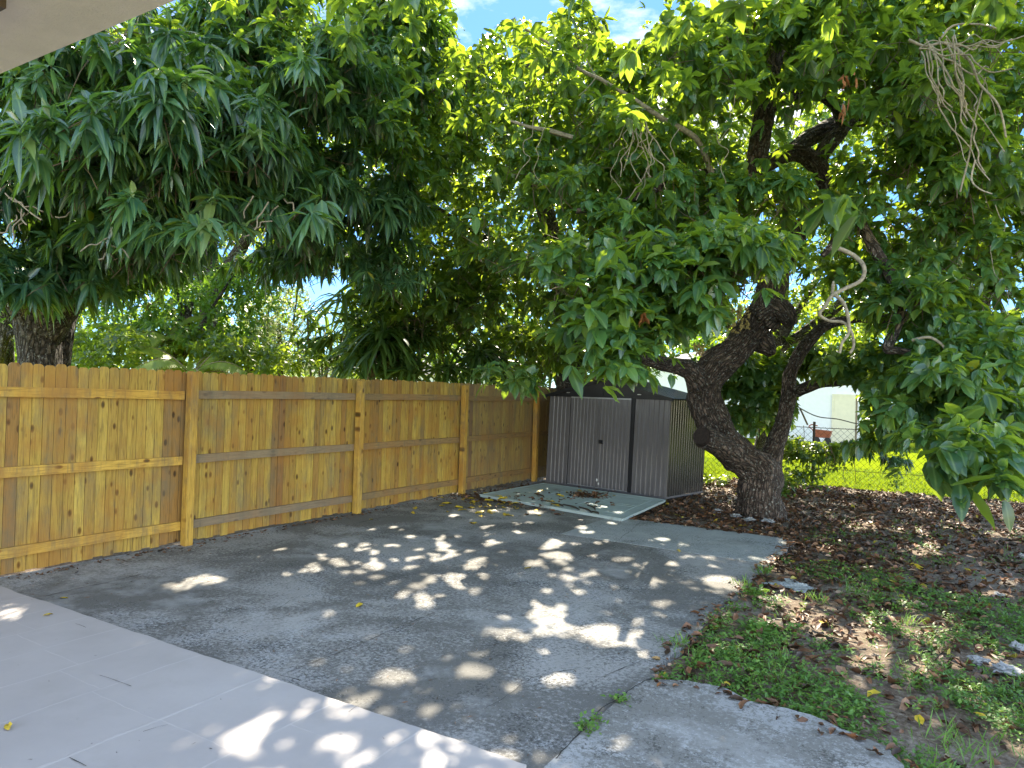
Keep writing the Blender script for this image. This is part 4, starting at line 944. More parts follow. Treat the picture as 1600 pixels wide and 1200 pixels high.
p2 = np.repeat(BG2, 3, 0)+RNG.normal(0, .10, (len(BG2)*3, 3))
crown('crown', p2, np.array([[0, 0, .8]])-.5*CF[None]+RNG.normal(0, .35, (len(p2), 3)), 9, .215, .48, (.5, 1.7), .5, M['avocado'], av, OVAL, .3, .6)
for (u, v, d, n) in ((1003, 488, 6.6, 5), (1327, 120, 7.5, 7), (1322, 165, 7.5, 4)):
    q = P(u, v, d); k = n; pos = np.repeat(q[None], k, 0)+RNG.normal(0, .035, (k, 3)); 
    dd_ = np.array([0, 0, -1.0])+RNG.normal(0, .35, (k, 3))
    leaves('dead_leaf', pos, dd_, RNG.normal(0, 1, (k, 3)), np.full(k, .15), np.full(k, .035), np.zeros(k), np.zeros(k), M['orange_leaf'], av, HI, .8, .2)
# ---- mango tree
ma = empty('mango_tree', (float(P(65,600,9.3)[0]), float(P(65,600,9.3)[1]), -.1), 'large mango tree with dense drooping dark leaves behind the left end of the wooden fence', 'tree')
def mb_(pts, **k): return limb(ma, k.pop('nm', 'branch'), pts, M['bark_dark'], **k)
mb_([(66,800,9.3,36),(66,640,9.3,31),(62,560,9.3,30),(60,510,9.3,31),(56,470,9.3,31),(60,430,9.3,28),(66,380,9.3,25),(62,300,9.3,23),(66,200,9.2,20),(84,60,9.1,15),(100,-120,9,12)], nm='trunk', sides=22, rough=.15)
mb_([(60,505,9.3,30),(30,470,9.1,22),(0,440,8.9,20),(-50,410,8.6,17),(-140,360,8.2,14)], sides=16)
mb_([(70,520,9.3,28),(100,475,9.3,25),(135,450,9.2,22),(175,425,9.1,20),(212,402,9,18),(240,375,8.9,14),(285,340,8.8,11),(350,290,8.6,9),(430,250,8.5,7)], sides=16)
mb_([(72,620,9.5,20),(94,560,9.6,15),(104,500,9.8,14),(130,430,10.2,16),(180,330,10.5,13),(260,230,10.8,11),(360,130,11,9)], sides=12)
mb_([(66,300,9.2,14),(130,220,8.6,10),(210,180,8,8),(300,170,7.5,5)], sides=8)
mb_([(66,200,9.2,12),(200,90,9,9),(380,20,9,8),(520,-30,9,6)], sides=8)
for i in range(26):
    u, v = rv_.choice([(20, 320), (60, 290), (150, 380), (390, 310), (430, 330), (160, 300), (215, 30), (10, 290)]); d = rv_.uniform(6.2, 7.2); u += rv_.uniform(-25, 25); v += rv_.uniform(-20, 20); pts = [(u, v, d)]
    du = rv_.uniform(-8, 8)
    for k in range(rv_.randint(4, 7)):
        u += du+rv_.uniform(-7, 7); v += rv_.uniform(-2, 13); pts.append((u, v, d))
    b = MB(); b.tube([P(*q) for q in pts], [1.2*d/FPX]*len(pts), 5, mn=.02); b.build('twig', M['vine'], ma, smooth=True)
MA = blobs([(150,180,6.4,170,120,.8,40),(330,230,7.2,150,130,.9,34),(80,60,7,160,110,1,24),(400,80,8.4,170,110,1.2,36),(560,120,9.8,120,150,1.3,38),(450,300,9,110,90,1.1,24),(250,330,7.6,120,70,.8,20),
 (-80,300,7.5,120,180,1.2,24),(60,260,8,100,80,.8,10),(550,330,10.5,90,90,1.2,26),(640,60,10.8,60,90,1,16),(30,430,8.2,60,40,.8,6),(600,420,11,70,60,1.2,14),(180,420,9.6,120,40,.8,8),(470,410,10,60,25,.6,6),(420,420,11,70,30,.6,6),(200,362,7.6,70,28,.5,12),(120,420,7.8,50,30,.4,7),(25,440,7.4,40,40,.5,7),(230,410,9.9,60,40,.5,8),(110,330,8.6,50,50,.5,7)])
p_, a_ = clumps(MA, np.full(len(MA), .45), 13)
crown('crown', p_, a_, 12, .25, .25, (.7, 1.75), .55, M['mango'], ma, HI, .38, .45)
twigmesh('twigs', p_, a_, M['twig'], ma)
MS = np.array([P(u, v, 5.4+i*.05) for i, (u, v) in enumerate([(255,120),(240,100),(290,135),(150,215),(165,200),(215,305),(225,318),(290,360),(300,345),(270,155),(490,320),(385,185),(480,90),(20,180),(40,235),(60,230),(335,310),(360,345),(320,60),(130,120),(80,150)])])
p2 = np.repeat(MS, 2, 0)+RNG.normal(0, .07, (len(MS)*2, 3))
crown('crown', p2, np.array([[0, 0, .9]])-.4*CF[None]+RNG.normal(0, .3, (len(p2), 3)), 13, .27, .26, (.8, 1.7), .5, M['mango'], ma, HI, .42, .62)
# ---- dark tree in the middle behind the fence
ce = empty('backyard_tree', (float(P(885,600,14.5)[0]), float(P(885,600,14.5)[1]), -.1), 'leafy dark green tree behind the middle of the wooden fence', 'tree')
def cb_(pts, **k): return limb(ce, k.pop('nm', 'branch'), pts, M['bark_dark'], **k)
cb_([(893,720,14.5,26),(890,600,14.5,21),(886,500,14.5,19),(872,420,14.4,17),(850,320,14.3,14),(830,200,14.1,11),(820,60,14,8)], nm='trunk', sides=14)
cb_([(886,500,14.5,13),(930,440,14,10),(985,400,13.6,8),(1040,350,13.3,6)])
cb_([(872,430,14.4,12),(790,390,14,9),(700,340,13.6,7),(640,290,13.4,5)])
cb_([(850,320,14.3,10),(760,200,14,7),(700,120,13.6,5)])
cb_([(868,432,12.6,4),(900,436,12.5,4),(940,430,12.5,3)])
CE = blobs([(700,330,12.6,120,130,1.4,46),(820,240,13,140,130,1.6,46),(850,420,12.6,160,90,1.3,48),(700,470,12.6,110,80,1,32),(900,110,13,150,90,1.6,30),(1050,250,13.5,160,140,1.5,36),(1000,480,13,110,80,1,24),(740,150,13,80,90,1.3,22),(620,440,12.6,60,70,1,18),(980,560,15,90,50,1,12),(890,555,14.6,60,35,.6,14),(830,520,14,60,50,.6,14)])
p_, a_ = clumps(CE, np.full(len(CE), .5), 13)
crown('crown', p_, a_, 9, .175, .45, (.5, 1.7), .5, M['center'], ce, OVAL, .25, .5)
twigmesh('twigs', p_, a_, M['twig'], ce)
# ---- shading layer: leaf sprays added as upper crowns along the sun's rays, to shade the yard (outside or at the back of the visible crowns)
def shade_points(n):
    Q = np.stack([RNG.uniform(-7.6, 5.2, n), RNG.uniform(-1.5, 13.2, n), np.zeros(n)], 1)
    h = RNG.uniform(4.6, 9.5, n); p = Q+SD[None]*(h/SD[2])[:, None]
    return p
sp = shade_points(8500)
u, v, d = proj(sp)
isma = (sp[:, 0] < -7.2) & (sp[:, 1] < 12.5); isce = (sp[:, 1] > 14.0) & (sp[:, 0] < -3.6) & ~isma; isav = ~(isma | isce)
for own, nm, msk in ((ma, 'mango', isma), (ce, 'center', isce), (av, 'avocado', isav)):
    p_ = sp[msk]; a_ = np.tile(np.array([[0, 0, 1.0]]), (len(p_), 1))+RNG.normal(0, .5, (len(p_), 3))
    crown('crown', p_, a_, 11, .175, .46 if nm != 'mango' else .27, (.5, 1.7), .5, M[nm], own, HI if nm == 'mango' else OVAL, .25, .5)
print('shade rosettes', len(sp), isma.sum(), isce.sum(), isav.sum())
# upper limbs of the avocado crown out of the frame
for (tx, ty, tz) in ((-2, 13, 7.5), (1.5, 12.5, 8), (3.5, 10, 7), (-4, 14.5, 8), (0, 15, 8.5)):
    a = Vector(P(1236, 10, 9.2)); e = Vector((tx, ty, tz)); m_ = (a+e)/2+Vector((.3, -.2, .5))
    b = MB(); b.tube([a, m_, e], [.09, .07, .03], 8, .1, 1); b.build('branch', M['bark'], av, smooth=True)
# ---- background trees behind the fences
def bush_tree(name, label, spec, m, u, d, trunkpx, Lr=.16, wr=.4, n=8, T=LO, tint=.5, rad=.5, nr=9, cat='tree', group=None, droop=.3, limbs=True, spread=(.4, 1.6)):
    t = empty(name, (float(P(u, 640, d)[0]), float(P(u, 640, d)[1]), -.12), label, cat, group)
    C = blobs(spec); p_, a_ = clumps(C, np.full(len(C), rad), nr)
    crown('crown', p_, a_, n, Lr, wr, spread, droop, m, t, T, .2, tint)
    if limbs:
        top = C.mean(0); q = np.array([P(u, 640, d)[0], P(u, 640, d)[1], -.1]); r = trunkpx*d/FPX
        b = MB(); b.tube([q, q*.6+top*.4+np.array([.15, 0, .2]), top], [r*1.2, r, r*.4], 10, .1, 4); b.build('trunk', M['bark_dark'], t, smooth=True)
        for k in range(6):
            e = C[int(RNG.integers(len(C)))]; st = q*.5+top*.5
            b = MB(); b.tube([st, (st+e)/2+RNG.normal(0, .2, 3), e], [r*.5, r*.35, r*.12], 7, .1, k); b.build('branch', M['bark_dark'], t, smooth=True)
    return t
#
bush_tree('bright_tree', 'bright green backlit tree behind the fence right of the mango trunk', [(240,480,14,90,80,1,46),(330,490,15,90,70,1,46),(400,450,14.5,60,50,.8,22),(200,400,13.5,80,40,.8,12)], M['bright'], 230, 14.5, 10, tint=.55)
bush_tree('bright_tree', 'bright green tree seen left of the mango trunk', [(10,430,14,90,130,1.5,34),(-60,300,13,60,150,1,12),(120,520,14,50,50,.8,8)], M['bright'], 0, 15, 12, tint=.45)
bush_tree('tall_tree', 'tall dense green tree far behind the mango crown', [(250,150,17,330,170,2,70),(560,200,18,140,150,2,40),(60,250,17,160,180,2,30),(400,330,18,180,90,1.5,34)], M['center'], 330, 17.5, 18, Lr=.24, rad=.9, nr=12, tint=.5)
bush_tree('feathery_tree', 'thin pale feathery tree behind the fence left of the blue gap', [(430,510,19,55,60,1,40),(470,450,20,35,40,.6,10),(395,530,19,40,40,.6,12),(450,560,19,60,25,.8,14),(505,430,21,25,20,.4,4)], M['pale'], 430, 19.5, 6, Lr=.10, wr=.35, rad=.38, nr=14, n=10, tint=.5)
bush_tree('hedge_shrub', 'dark shrub mass low behind the fence beside the mango trunk', [(170,555,12.5,80,40,.8,28),(370,560,13,70,28,.6,22),(290,545,14,60,34,.6,20),(440,570,14,50,20,.6,12)], M['center'], 190, 12.7, 4, tint=.35, cat='shrub', limbs=False)
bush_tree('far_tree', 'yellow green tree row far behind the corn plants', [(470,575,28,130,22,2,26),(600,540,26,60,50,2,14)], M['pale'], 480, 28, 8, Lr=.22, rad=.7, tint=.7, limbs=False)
bush_tree('back_tree', 'dense tree beyond the chain link fence at far right', [(1450,330,17,180,160,2,40),(1560,480,16,110,110,1.5,34),(1500,200,18,160,120,2,24),(1400,520,17,90,60,1,16),(1590,650,16,60,50,1,10)], M['center'], 1580, 17, 16, Lr=.2, rad=.65, tint=.45)
bush_tree('back_tree', 'broad tree beyond the chain link fence behind the twisted trunk', [(1230,330,16.5,160,160,1.6,34),(1150,520,17,120,70,1.2,22),(1290,470,16.5,90,90,1.2,22),(1250,120,17,200,120,1.5,24)], M['center'], 1190, 17.5, 14, Lr=.2, rad=.6, tint=.6)
bush_tree('back_tree', 'tall tree beyond the chain link fence above the shed', [(950,300,18,170,180,2,34),(1000,560,18.5,80,50,1.2,14),(860,540,18.5,80,70,1,20),(1060,100,18,120,90,1.5,18),(760,520,17,80,60,1,16)], M['bright'], 940, 18.5, 14, Lr=.22, rad=.7, tint=.35)
rows = [(-60,24,500,150,'dark round tree in the row beyond the left neighbour, outermost'),(90,22,500,110,'dense tree in the far row seen through the mango fork'),(250,23,500,110,'leafy tree in the far row behind the bright palm'),(390,25,520,80,'smaller tree in the far row left of the feathery tree'),
 (640,22,480,110,'dense tree in the far row behind the tall corn plant'),(790,21,480,120,'dense tree in the far row behind the dark corn plants'),(930,22,480,120,'dense tree in the far row behind the shed roof')]
for (u_, d_, v_, rv2, lb) in rows:
    bush_tree('row_tree', lb, [(u_, v_, d_, 95, rv2, 1.5, 48), (u_, v_+70, d_-1, 90, 40, 1.2, 18)], M['center'], u_, d_, 8, Lr=.26, rad=.75, nr=11, n=8, tint=.45, group='trees in the far row')
for (u_, d_, v_, rv2, lb) in ((1090,46,540,70,'far tree above the white house, leftmost'),(1230,47,520,80,'far tree above the white house, over the cream door'),(1370,46,530,80,'far tree beyond the lawn right of the white house'),(1510,45,560,80,'far tree beyond the lawn behind the right fence post'),(1640,46,560,80,'far tree beyond the lawn at the right edge')):
    bush_tree('row_tree', lb, [(u_, v_, d_, 95, rv2, 2, 50)], M['center'], u_, d_, 5, Lr=.5, rad=1.5, nr=11, n=8, tint=.5, group='trees beyond the lawn')
# shrub line on the chain link fence
def shrub(name, label, spec, m, u, d, **k): return bush_tree(name, label, spec, m, u, d, 2.5, cat='shrub', limbs=False, **k)
shrub('shrub', 'leafy shrub growing against the chain link fence right of the thick trunk', [(1262,720,13.6,38,45,.4,30),(1280,686,13.7,20,12,.3,5),(1235,690,13.8,25,60,.4,16),(1300,715,13.7,20,25,.3,10),(1225,750,13,18,30,.3,8)], M['center'], 1255, 13.6, Lr=.13, rad=.22, n=7, tint=.35)
shrub('shrub', 'low vine-covered shrub between the shed and the twisted trunk', [(1120,750,14.2,30,10,.3,4),(1150,660,14.5,20,45,.3,8)], M['center'], 1130, 14.3, Lr=.14, rad=.22, n=7, tint=.5)
shrub('shrub', 'hanging vine clump on the chain link fence below the big leaves', [(1370,690,13.2,45,22,.4,18),(1400,710,13,18,25,.3,6)], M['mango'], 1370, 13.2, Lr=.17, wr=.25, rad=.2, n=9, tint=.3, droop=1.0)
shrub('shrub', 'twiggy shrub behind the chain link fence beside the right hand post', [(1490,675,15,70,22,.5,18),(1590,690,15,40,30,.4,12)], M['center'], 1500, 15, Lr=.12, rad=.25, n=6, tint=.4)
shrub('weed_plant', 'small leafy weed growing at the foot of the chain link fence', [(1405,745,12.6,10,22,.15,4)], M['avocado'], 1405, 12.6, Lr=.10, rad=.12, n=6, tint=.3, nr=6)
shrub('far_hedge', 'far green hedge beyond the neighbouring lawn', [(1460,662,34,160,14,1.5,44),(1130,660,34,60,20,1.5,12)], M['center'], 1450, 34, Lr=.3, rad=.7, n=7, tint=.5)
# drooping yellow-green pods and vines on the fence
b = MB()
for i in range(12):
    u = rv_.uniform(1250, 1420); v = rv_.uniform(655, 720); d = 13.2+rv_.uniform(-.3, .3); L_p = rv_.uniform(25, 70)
    b.tube([P(u, v, d), P(u+rv_.uniform(-9, 9), v+L_p*.5, d), P(u+rv_.uniform(-10, 10), v+L_p, d)], [.008, .006, .004], 4)
o = b.build('hanging_vines', M['twig']); tag(o, 'thin dark vines hanging over the chain link fence', 'vines', kind='stuff')
# ---- corn plants (strap leaves) behind the fence
def corn(label, heads, u, d, L=.55, n=26, m='strap', tint=.45):
    t = empty('corn_plant', (float(P(u, 640, d)[0]), float(P(u, 640, d)[1]), -.12), label, 'plant', None)
    q = np.array([P(u, 640, d)[0], P(u, 640, d)[1], -.1]); hp = np.array([P(*h) for h in heads]); h2 = np.repeat(hp, 2, 0)+RNG.normal(0, .25, (len(hp)*2, 3))*np.array([1, 1, 1.3]); h2 = h2[h2[:, 0] < -7.2]; hp0 = hp; 
    for i, e in enumerate(hp):
        b = MB(); b.tube([q+RNG.normal(0, .08, 3)*np.array([1, 1, 0]), (q+e)/2+RNG.normal(0, .1, 3), e], [.04, .03, .022], 7, .1, i); b.build('cane', M['cane'], t, smooth=True)
    hp = np.r_[hp, h2]
    ax = np.tile(np.array([[0, 0, 1.0]]), (len(hp), 1))+RNG.normal(0, .25, (len(hp), 3))
    bq, dq, nq, Lq, Wq, tq = rosettes(hp, ax, n, L, .10, (.25, 1.6), .15, np.full(len(hp), tint), .25)
    leaves('leaf_heads', bq, dq, nq, Lq, Wq, .45+.5*RNG.random(len(bq)), tq, M[m], t, STRAP, .5, .03)
    return t
corn('tall corn plant with long dark strap leaves behind the fence left of the middle', [(560,500,12.6),(585,470,12.8),(600,540,12.5),(630,520,12.7),(650,560,12.5),(575,560,12.4),(620,470,13),(640,500,12.9),(590,520,12.5),(560,545,12.6),(605,500,12.6),(660,530,12.6)], 600, 12.8, L=.75, n=30)
corn('dark corn plant cluster behind the fence left of the shed', [(690,540,13.2),(730,520,13.6),(760,550,13.9),(800,560,14.8),(840,570,15.8),(870,560,16.5),(820,530,15.4),(895,585,17.2),(710,570,13.3),(780,580,14.4),(850,520,16),(745,560,13.6)], 740, 14.2, L=.75, n=26, tint=.3)
corn('sunlit corn plant with rosette heads beside the blue gap', [(480,490,16),(500,510,16),(540,500,15.6),(520,525,15.5),(555,485,15.6),(495,545,15.8),(465,530,16.3),(510,560,15.5),(540,540,15.4)], 510, 15.8, L=.6, n=26, tint=.65)
# ---- palms
def palm(label, crownpt, fr, L, u=None):
    t = empty('palm', (float(crownpt[0]), float(crownpt[1]), -.12), label, 'palm')
    b = MB(); b.tube([(crownpt[0], crownpt[1], -.1), tuple(crownpt)], [.09, .07], 9, .1, 2, smooth=False); b.build('trunk', M['cane'], t, smooth=True)
    for (az, el) in fr:
        d0 = np.array([math.cos(az)*math.cos(el), math.sin(az)*math.cos(el), math.sin(el)]); pts = []
        for i in range(25):
            s = i/24; q = np.array(crownpt)+d0*L*s; q[2] -= .75*L*s*s*math.cos(el); pts.append(q)
        pts = np.array(pts); tn = unit(np.gradient(pts, axis=0)); sd = unit(np.cross(tn, np.array([0, 0, 1.])))
        b = MB(); b.tube(pts[::3], [.014*(1-.8*i/8) for i in range(len(pts[::3]))], 5, smooth=False)
        fo = b.build('frond', M['cane'], t, smooth=True)
        ii = np.repeat(np.linspace(2, 24, 34), 2); k0 = np.floor(ii).astype(int).clip(0, 23); fr_ = (ii-k0)[:, None]
        pos = pts[k0]*(1-fr_)+pts[np.minimum(k0+1, 24)]*fr_; sg = np.tile([1., -1.], 34)[:, None]
        dd = unit(sd[k0]*sg+tn[k0]*.7+np.array([0, 0, -.25])); ll = L*.30*(1-.55*np.abs(ii/24-.45)*1.6)
        lf = leaves('leaflets', pos, dd, np.cross(sd[k0], tn[k0])*-1, ll, np.full(len(ii), .05), np.full(len(ii), .25), np.clip(RNG.normal(.6, .15, len(ii)), 0, .93), M['palm'], t, LO, .3, .02)
palm('low palm with yellow green fronds just above the fence beside the first post', P(300, 588, 12.5), [(a, e) for a, e in ((.2, .7), (1.2, 1.0), (-.5, .5), (2.2, .8), (3.1, .6), (-1.4, .7), (.7, .45), (-2.4, .9))], 1.5)
palm('bright green palm with arching fronds behind the mango branches', P(250, 535, 14), [(a, e) for a, e in ((.1, .6), (1.0, 1.0), (-.8, .6), (2.0, .8), (3.0, .5), (-1.6, .6), (-2.5, .8), (.5, .3))], 1.4)
# ================================================================== GROUND COVER
def scatter(n, x0, x1, y0, y1): return np.stack([RNG.uniform(x0, x1, n), RNG.uniform(y0, y1, n)], 1)
def nz2(p, s, sd): return np.array([noise.fractal(Vector((a*s+sd, b_*s, sd*1.7)), .7, 2, 4) for a, b_ in p])
pathpoly = [(a, c) for a, c in poly]
def ongrass(p):
    """bare yard: not on the slabs"""
    x, y = p[:, 0], p[:, 1]
    onp = (x < PX1+.0) & (y < PY1+.02)
    onpath = inpoly(x, y, [(q[0], q[1]) for q in pathpoly])
    onsh = inpoly(x, y, [S(-.02, 0, 0)[:2], S(WID+.02, 0, 0)[:2], S(WID+.02, DEP, 0)[:2], S(-.02, DEP, 0)[:2]])
    onpan = inpoly(x, y, c)
    return ~(onp | onpath | onsh | onpan)
def zs(p): return np.array([soil_z(a, b_) for a, b_ in p])
c = [(p[0], p[1]) for p in pp]
def inview(p, m=650):
    u, v, d = proj(np.c_[p, np.zeros(len(p))]); return (d > .5) & (u > -m) & (u < 1600+m) & (v < 1200+m*2)
def litter(n, region, name, dens, Lr=(.045, .125), z=None, tintr=(.0, .95), label=''):
    p = scatter(n, *region); p = p[ongrass(p) & inview(p)]
    q = dens(p); p = p[RNG.random(len(p)) < q]
    k = len(p); zz = zs(p)+RNG.uniform(.004, .035, k)
    a = RNG.uniform(0, 6.28, k); d = np.c_[np.cos(a), np.sin(a), RNG.normal(0, .28, k)]
    nr = np.c_[RNG.normal(0, .45, (k, 2)), np.ones(k)]; nr = nr-np.sum(nr*unit(d), 1)[:, None]*unit(d)
    L_l = RNG.uniform(*Lr, k); pos = np.c_[p, zz]-d*L_l[:, None]*.5
    t = RNG.beta(1.5, 2.6, k)*(tintr[1]-tintr[0])+tintr[0]
    t = np.where(RNG.random(k) < .018, 1.0, t)
    o = leaves(name, pos, d, nr, L_l, L_l*RNG.uniform(.35, .5, k), RNG.normal(0, .18, k), t, M['litter'], None, HI, .7, .16)
    tag(o, label, 'leaves', kind='stuff'); return o
def dl_(p):
    u, v, d = proj(np.c_[p, np.zeros(len(p))]); nn = nz2(p, .55, 4)
    far = np.clip((d-3.2)/4.0, 0, 1); return np.clip(.30+.55*far+.5*nn, .08, 1)
litter(52000, (-4.2, 9.5, .5, 15.9), 'leaf_litter', dl_, label='brown fallen leaves covering the bare yard right of the patio')
def dsh(p): return np.full(len(p), .55)
litter(1600, (-6.7, -3.6, 9.4, 11.8), 'leaf_litter', dsh, label='brown fallen leaves gathered between the fence and the shed')
# green weeds in patches
def weeds(n, region, dens, Lr, name, label, up=.5, m='weed', wr=.45):
    p = scatter(n, *region); p = p[ongrass(p) & inview(p)]; p = p[RNG.random(len(p)) < dens(p)]
    per = 6; k = len(p)*per; P3 = np.repeat(np.c_[p, zs(p)+.005], per, 0); P3[:, :2] += RNG.normal(0, .018, (k, 2))
    a = RNG.uniform(0, 6.28, k); h = RNG.uniform(.0, .055, k)
    d = np.c_[np.cos(a), np.sin(a), RNG.uniform(.1, up*2, k)]
    P3[:, 2] += h
    L_l = RNG.uniform(*Lr, k)
    nn = np.c_[RNG.normal(0, .3, (k, 2)), np.ones(k)]
    o = leaves(name, P3, d, nn, L_l, L_l*wr, np.full(k, .2), np.clip(np.repeat(RNG.uniform(.1, .8, len(p)), per)+RNG.normal(0, .12, k), 0, .93), M[m], None, MID, .3, .05)
    tag(o, label, 'weeds', kind='stuff')
def dw_(p):
    u, v, d = proj(np.c_[p, np.zeros(len(p))]); nn = nz2(p, 1.1, 9)
    near = np.clip(1.25-(d-2.3)/5.0, .06, .9); return np.clip((nn+.28)*2.2, 0, 1)*near
weeds(85000, (-1.5, 6, .5, 12), dw_, (.02, .05), 'weeds', 'low green weeds growing through the brown leaf litter')
def dg_(p): return np.clip((nz2(p, 1.6, 21)-.05)*3, 0, 1)*np.clip(1.3-(proj(np.c_[p, np.zeros(len(p))])[2]-2.5)/5, .03, 1)
weeds(6000, (-1.5, 6, .5, 11), dg_, (.05, .11), 'grass_blades', 'thin green grass blades in the leaf litter', 1.6, wr=.07)
# bright lawn blades just beyond the chain link fence
p = scatter(26000, -8, 12, 15.9, 22); k = len(p); a = RNG.uniform(0, 6.28, k); d = np.c_[np.cos(a)*.5, np.sin(a)*.5, np.ones(k)]
k_ = inview(p); p, d = p[k_], d[k_]; k = len(p)
o = leaves('lawn_blades', np.c_[p, np.full(k, -.16)], d, RNG.normal(0, 1, (k, 3)), RNG.uniform(.05, .13, k), RNG.uniform(.012, .03, k), np.full(k, .2), RNG.uniform(.3, .9, k), M['lawnleaf'], None, LO); tag(o, 'bright yellow green lawn grass beyond the chain link fence', 'grass', kind='stuff')
# edge weeds along the slabs, one plant each
def plant_tuft(u, v, r, n, L_l, label, up=.6, wr=.5, z=0.0, name='weed', m='weed', grp=None):
    g = G(u, v, z); k = n; q = RNG.normal(0, r, (k, 2))
    pos = np.c_[g[0]+q[:, 0], g[1]+q[:, 1], z+RNG.uniform(0, .04, k)]; a = RNG.uniform(0, 6.28, k)
    d = np.c_[np.cos(a), np.sin(a), RNG.uniform(.1, up*2, k)]; ll = L_l*RNG.uniform(.6, 1.3, k)
    e = empty(name, (float(g[0]), float(g[1]), z), label, 'weed', grp)
    leaves('leaf_tuft', pos, d, np.c_[RNG.normal(0, .3, (k, 2)), np.ones(k)], ll, ll*wr, np.full(k, .2), np.clip(RNG.normal(.45, .15, k), 0, .9), M[m], e, MID)
    b = MB()
    for i in range(min(n, 14)): b.tube([tuple(g), tuple(pos[i])], [.0015, .001], 3, smooth=False)
    b.build('stem', M['cane'], e)
plant_tuft(967,1098,.028,50,.035, 'small green weed in the slab crack, further from the porch')
plant_tuft(918,1142,.030,70,.035, 'larger green weed in the slab crack nearer the porch')
plant_tuft(930,1130,.022,40,.03, 'small green weed joined to the larger one in the slab crack')
plant_tuft(1178,930,.05,60,.07, 'dark green broadleaf weed at the patio edge beside the sunny spot', .5, .5, -.03)
plant_tuft(1195,900,.05,40,.13, 'yellow green grass tuft at the patio edge', 1.6, .08, -.03)
plant_tuft(1165,920,.05,40,.11, 'thin grass tuft leaning over the patio edge', 1.6, .08, -.03)
plant_tuft(1055,1015,.05,40,.12, 'grass tuft standing in shade at the patio edge', 1.6, .07, -.03)
plant_tuft(1190,985,.07,60,.075, 'light green broadleaf weed with spreading leaves on the litter', .4, .5, -.03)
plant_tuft(1330,930,.04,30,.13, 'curled yellow grass tuft in the sunny litter', 1.4, .07, -.03)
plant_tuft(1280,945,.05,30,.12, 'bright grass tuft in the sunlit leaf streak', 1.4, .07, -.03)
plant_tuft(1420,980,.06,40,.12, 'long grass tuft in the middle of the bare yard', 1.4, .07, -.03)
plant_tuft(1500,1180,.12,120,.13, 'dense grass tuft at the bottom right of the yard', 1.4, .06, -.03)
plant_tuft(1068,1010,.02,16,.03, 'tiny weed on the concrete edge', .5)
# yellow fallen leaves on the concrete: one object each
def leaf_obj(name, mt):
    k = 1; o = leaves(name, np.array([[-.05, 0, .004]]), np.array([[1., 0, .05]]), np.array([[0, 0, 1.]]), np.array([.10]), np.array([.045]), np.array([.1]), np.array([.5]), mt, None, HI, .5, .12); return o
protoL = leaf_obj('fallen_leaf', M['yellow'])
YL = []
ry = random.Random(12)
for i in range(46):
    t = ry.random(); YL.append((690+ry.gauss(70, 45), 792+ry.gauss(0, 9)))
YL += [(842,806),(738,818),(795,806),(700,800),(875,775),(762,773),(800,765),(960,775),(905,767),(845,768),(860,784),(790,780)]
YL = [q for q in YL if q[0] > 640]
SPEC = [(561,947,'yellow leaf lying alone in the middle of the patio',1.0),(742,818,'yellow leaf on the patio in front of the leaf drift',1.0),(1143,825,'yellow leaf on the litter just off the far patio edge',1.3),(1160,822,'orange yellow leaf beside the far patio edge',1.3),
 (1433,887,'large yellow green leaf on the dark litter to the right',1.8),(1291,877,'round yellow leaf on the dark litter',1.2),(1133,1072,'upright yellow leaf beside the path slab',1.0),(1036,1058,'long yellow leaf at the path slab corner',1.3),(1436,1125,'yellow leaf standing in the green weeds',1.0),
 (1535,1120,'yellow leaf lit by sun near the right edge',1.0),(13,1136,'green yellow leaf on the porch at the left edge',.9),(75,961,'small green leaf on the porch near the joint',.7),(1060,861,'green leaf on the smooth concrete patch',.9),(825,888,'orange yellow leaf in the sunny patch',.9),(100,935,'brown curled leaf beside the porch edge',.7),
 (580,812,'orange leaf near the fence foot',.8),(1286,973,'yellow leaf in the sunlit litter',1.2),(1365,1085,'long yellow green leaf in the weeds',1.3),(945,775,'orange heap leaf on the pale panel by the doors',1.2)]
first = True
def place_leaf(u, v, label, s, grp, m=None):
    global first
    z = .0
    g = G(u, v, 0)
    gp = np.array([[g[0], g[1]]])
    if ongrass(gp)[0]: z = soil_z(g[0], g[1])+.035
    elif inpoly(gp[:, 0], gp[:, 1], c)[0]: z = .047
    elif g[1] < 2.8: z = .033
    elif g[0] > PX1: z = .013
    g = G(u, v, z)
    o = protoL if first else protoL.copy()
    if not first: COL.objects.link(o)
    first = False
    o.location = (g[0], g[1], z+.003); o.rotation_euler = (ry.uniform(-.25, .25), ry.uniform(-.2, .1), ry.uniform(0, 6.28)); o.scale = (s, s*ry.uniform(.8, 1.2), s)
    tag(o, label, 'leaf', grp)
for (u, v, lb, s) in SPEC:
    place_leaf(u, v, lb, s, None)
for (u, v) in YL: place_leaf(u, v, 'yellow fallen leaf in the drift on the concrete before the pale panel', ry.uniform(1.0, 1.9), 'yellow leaves drifted before the shed')
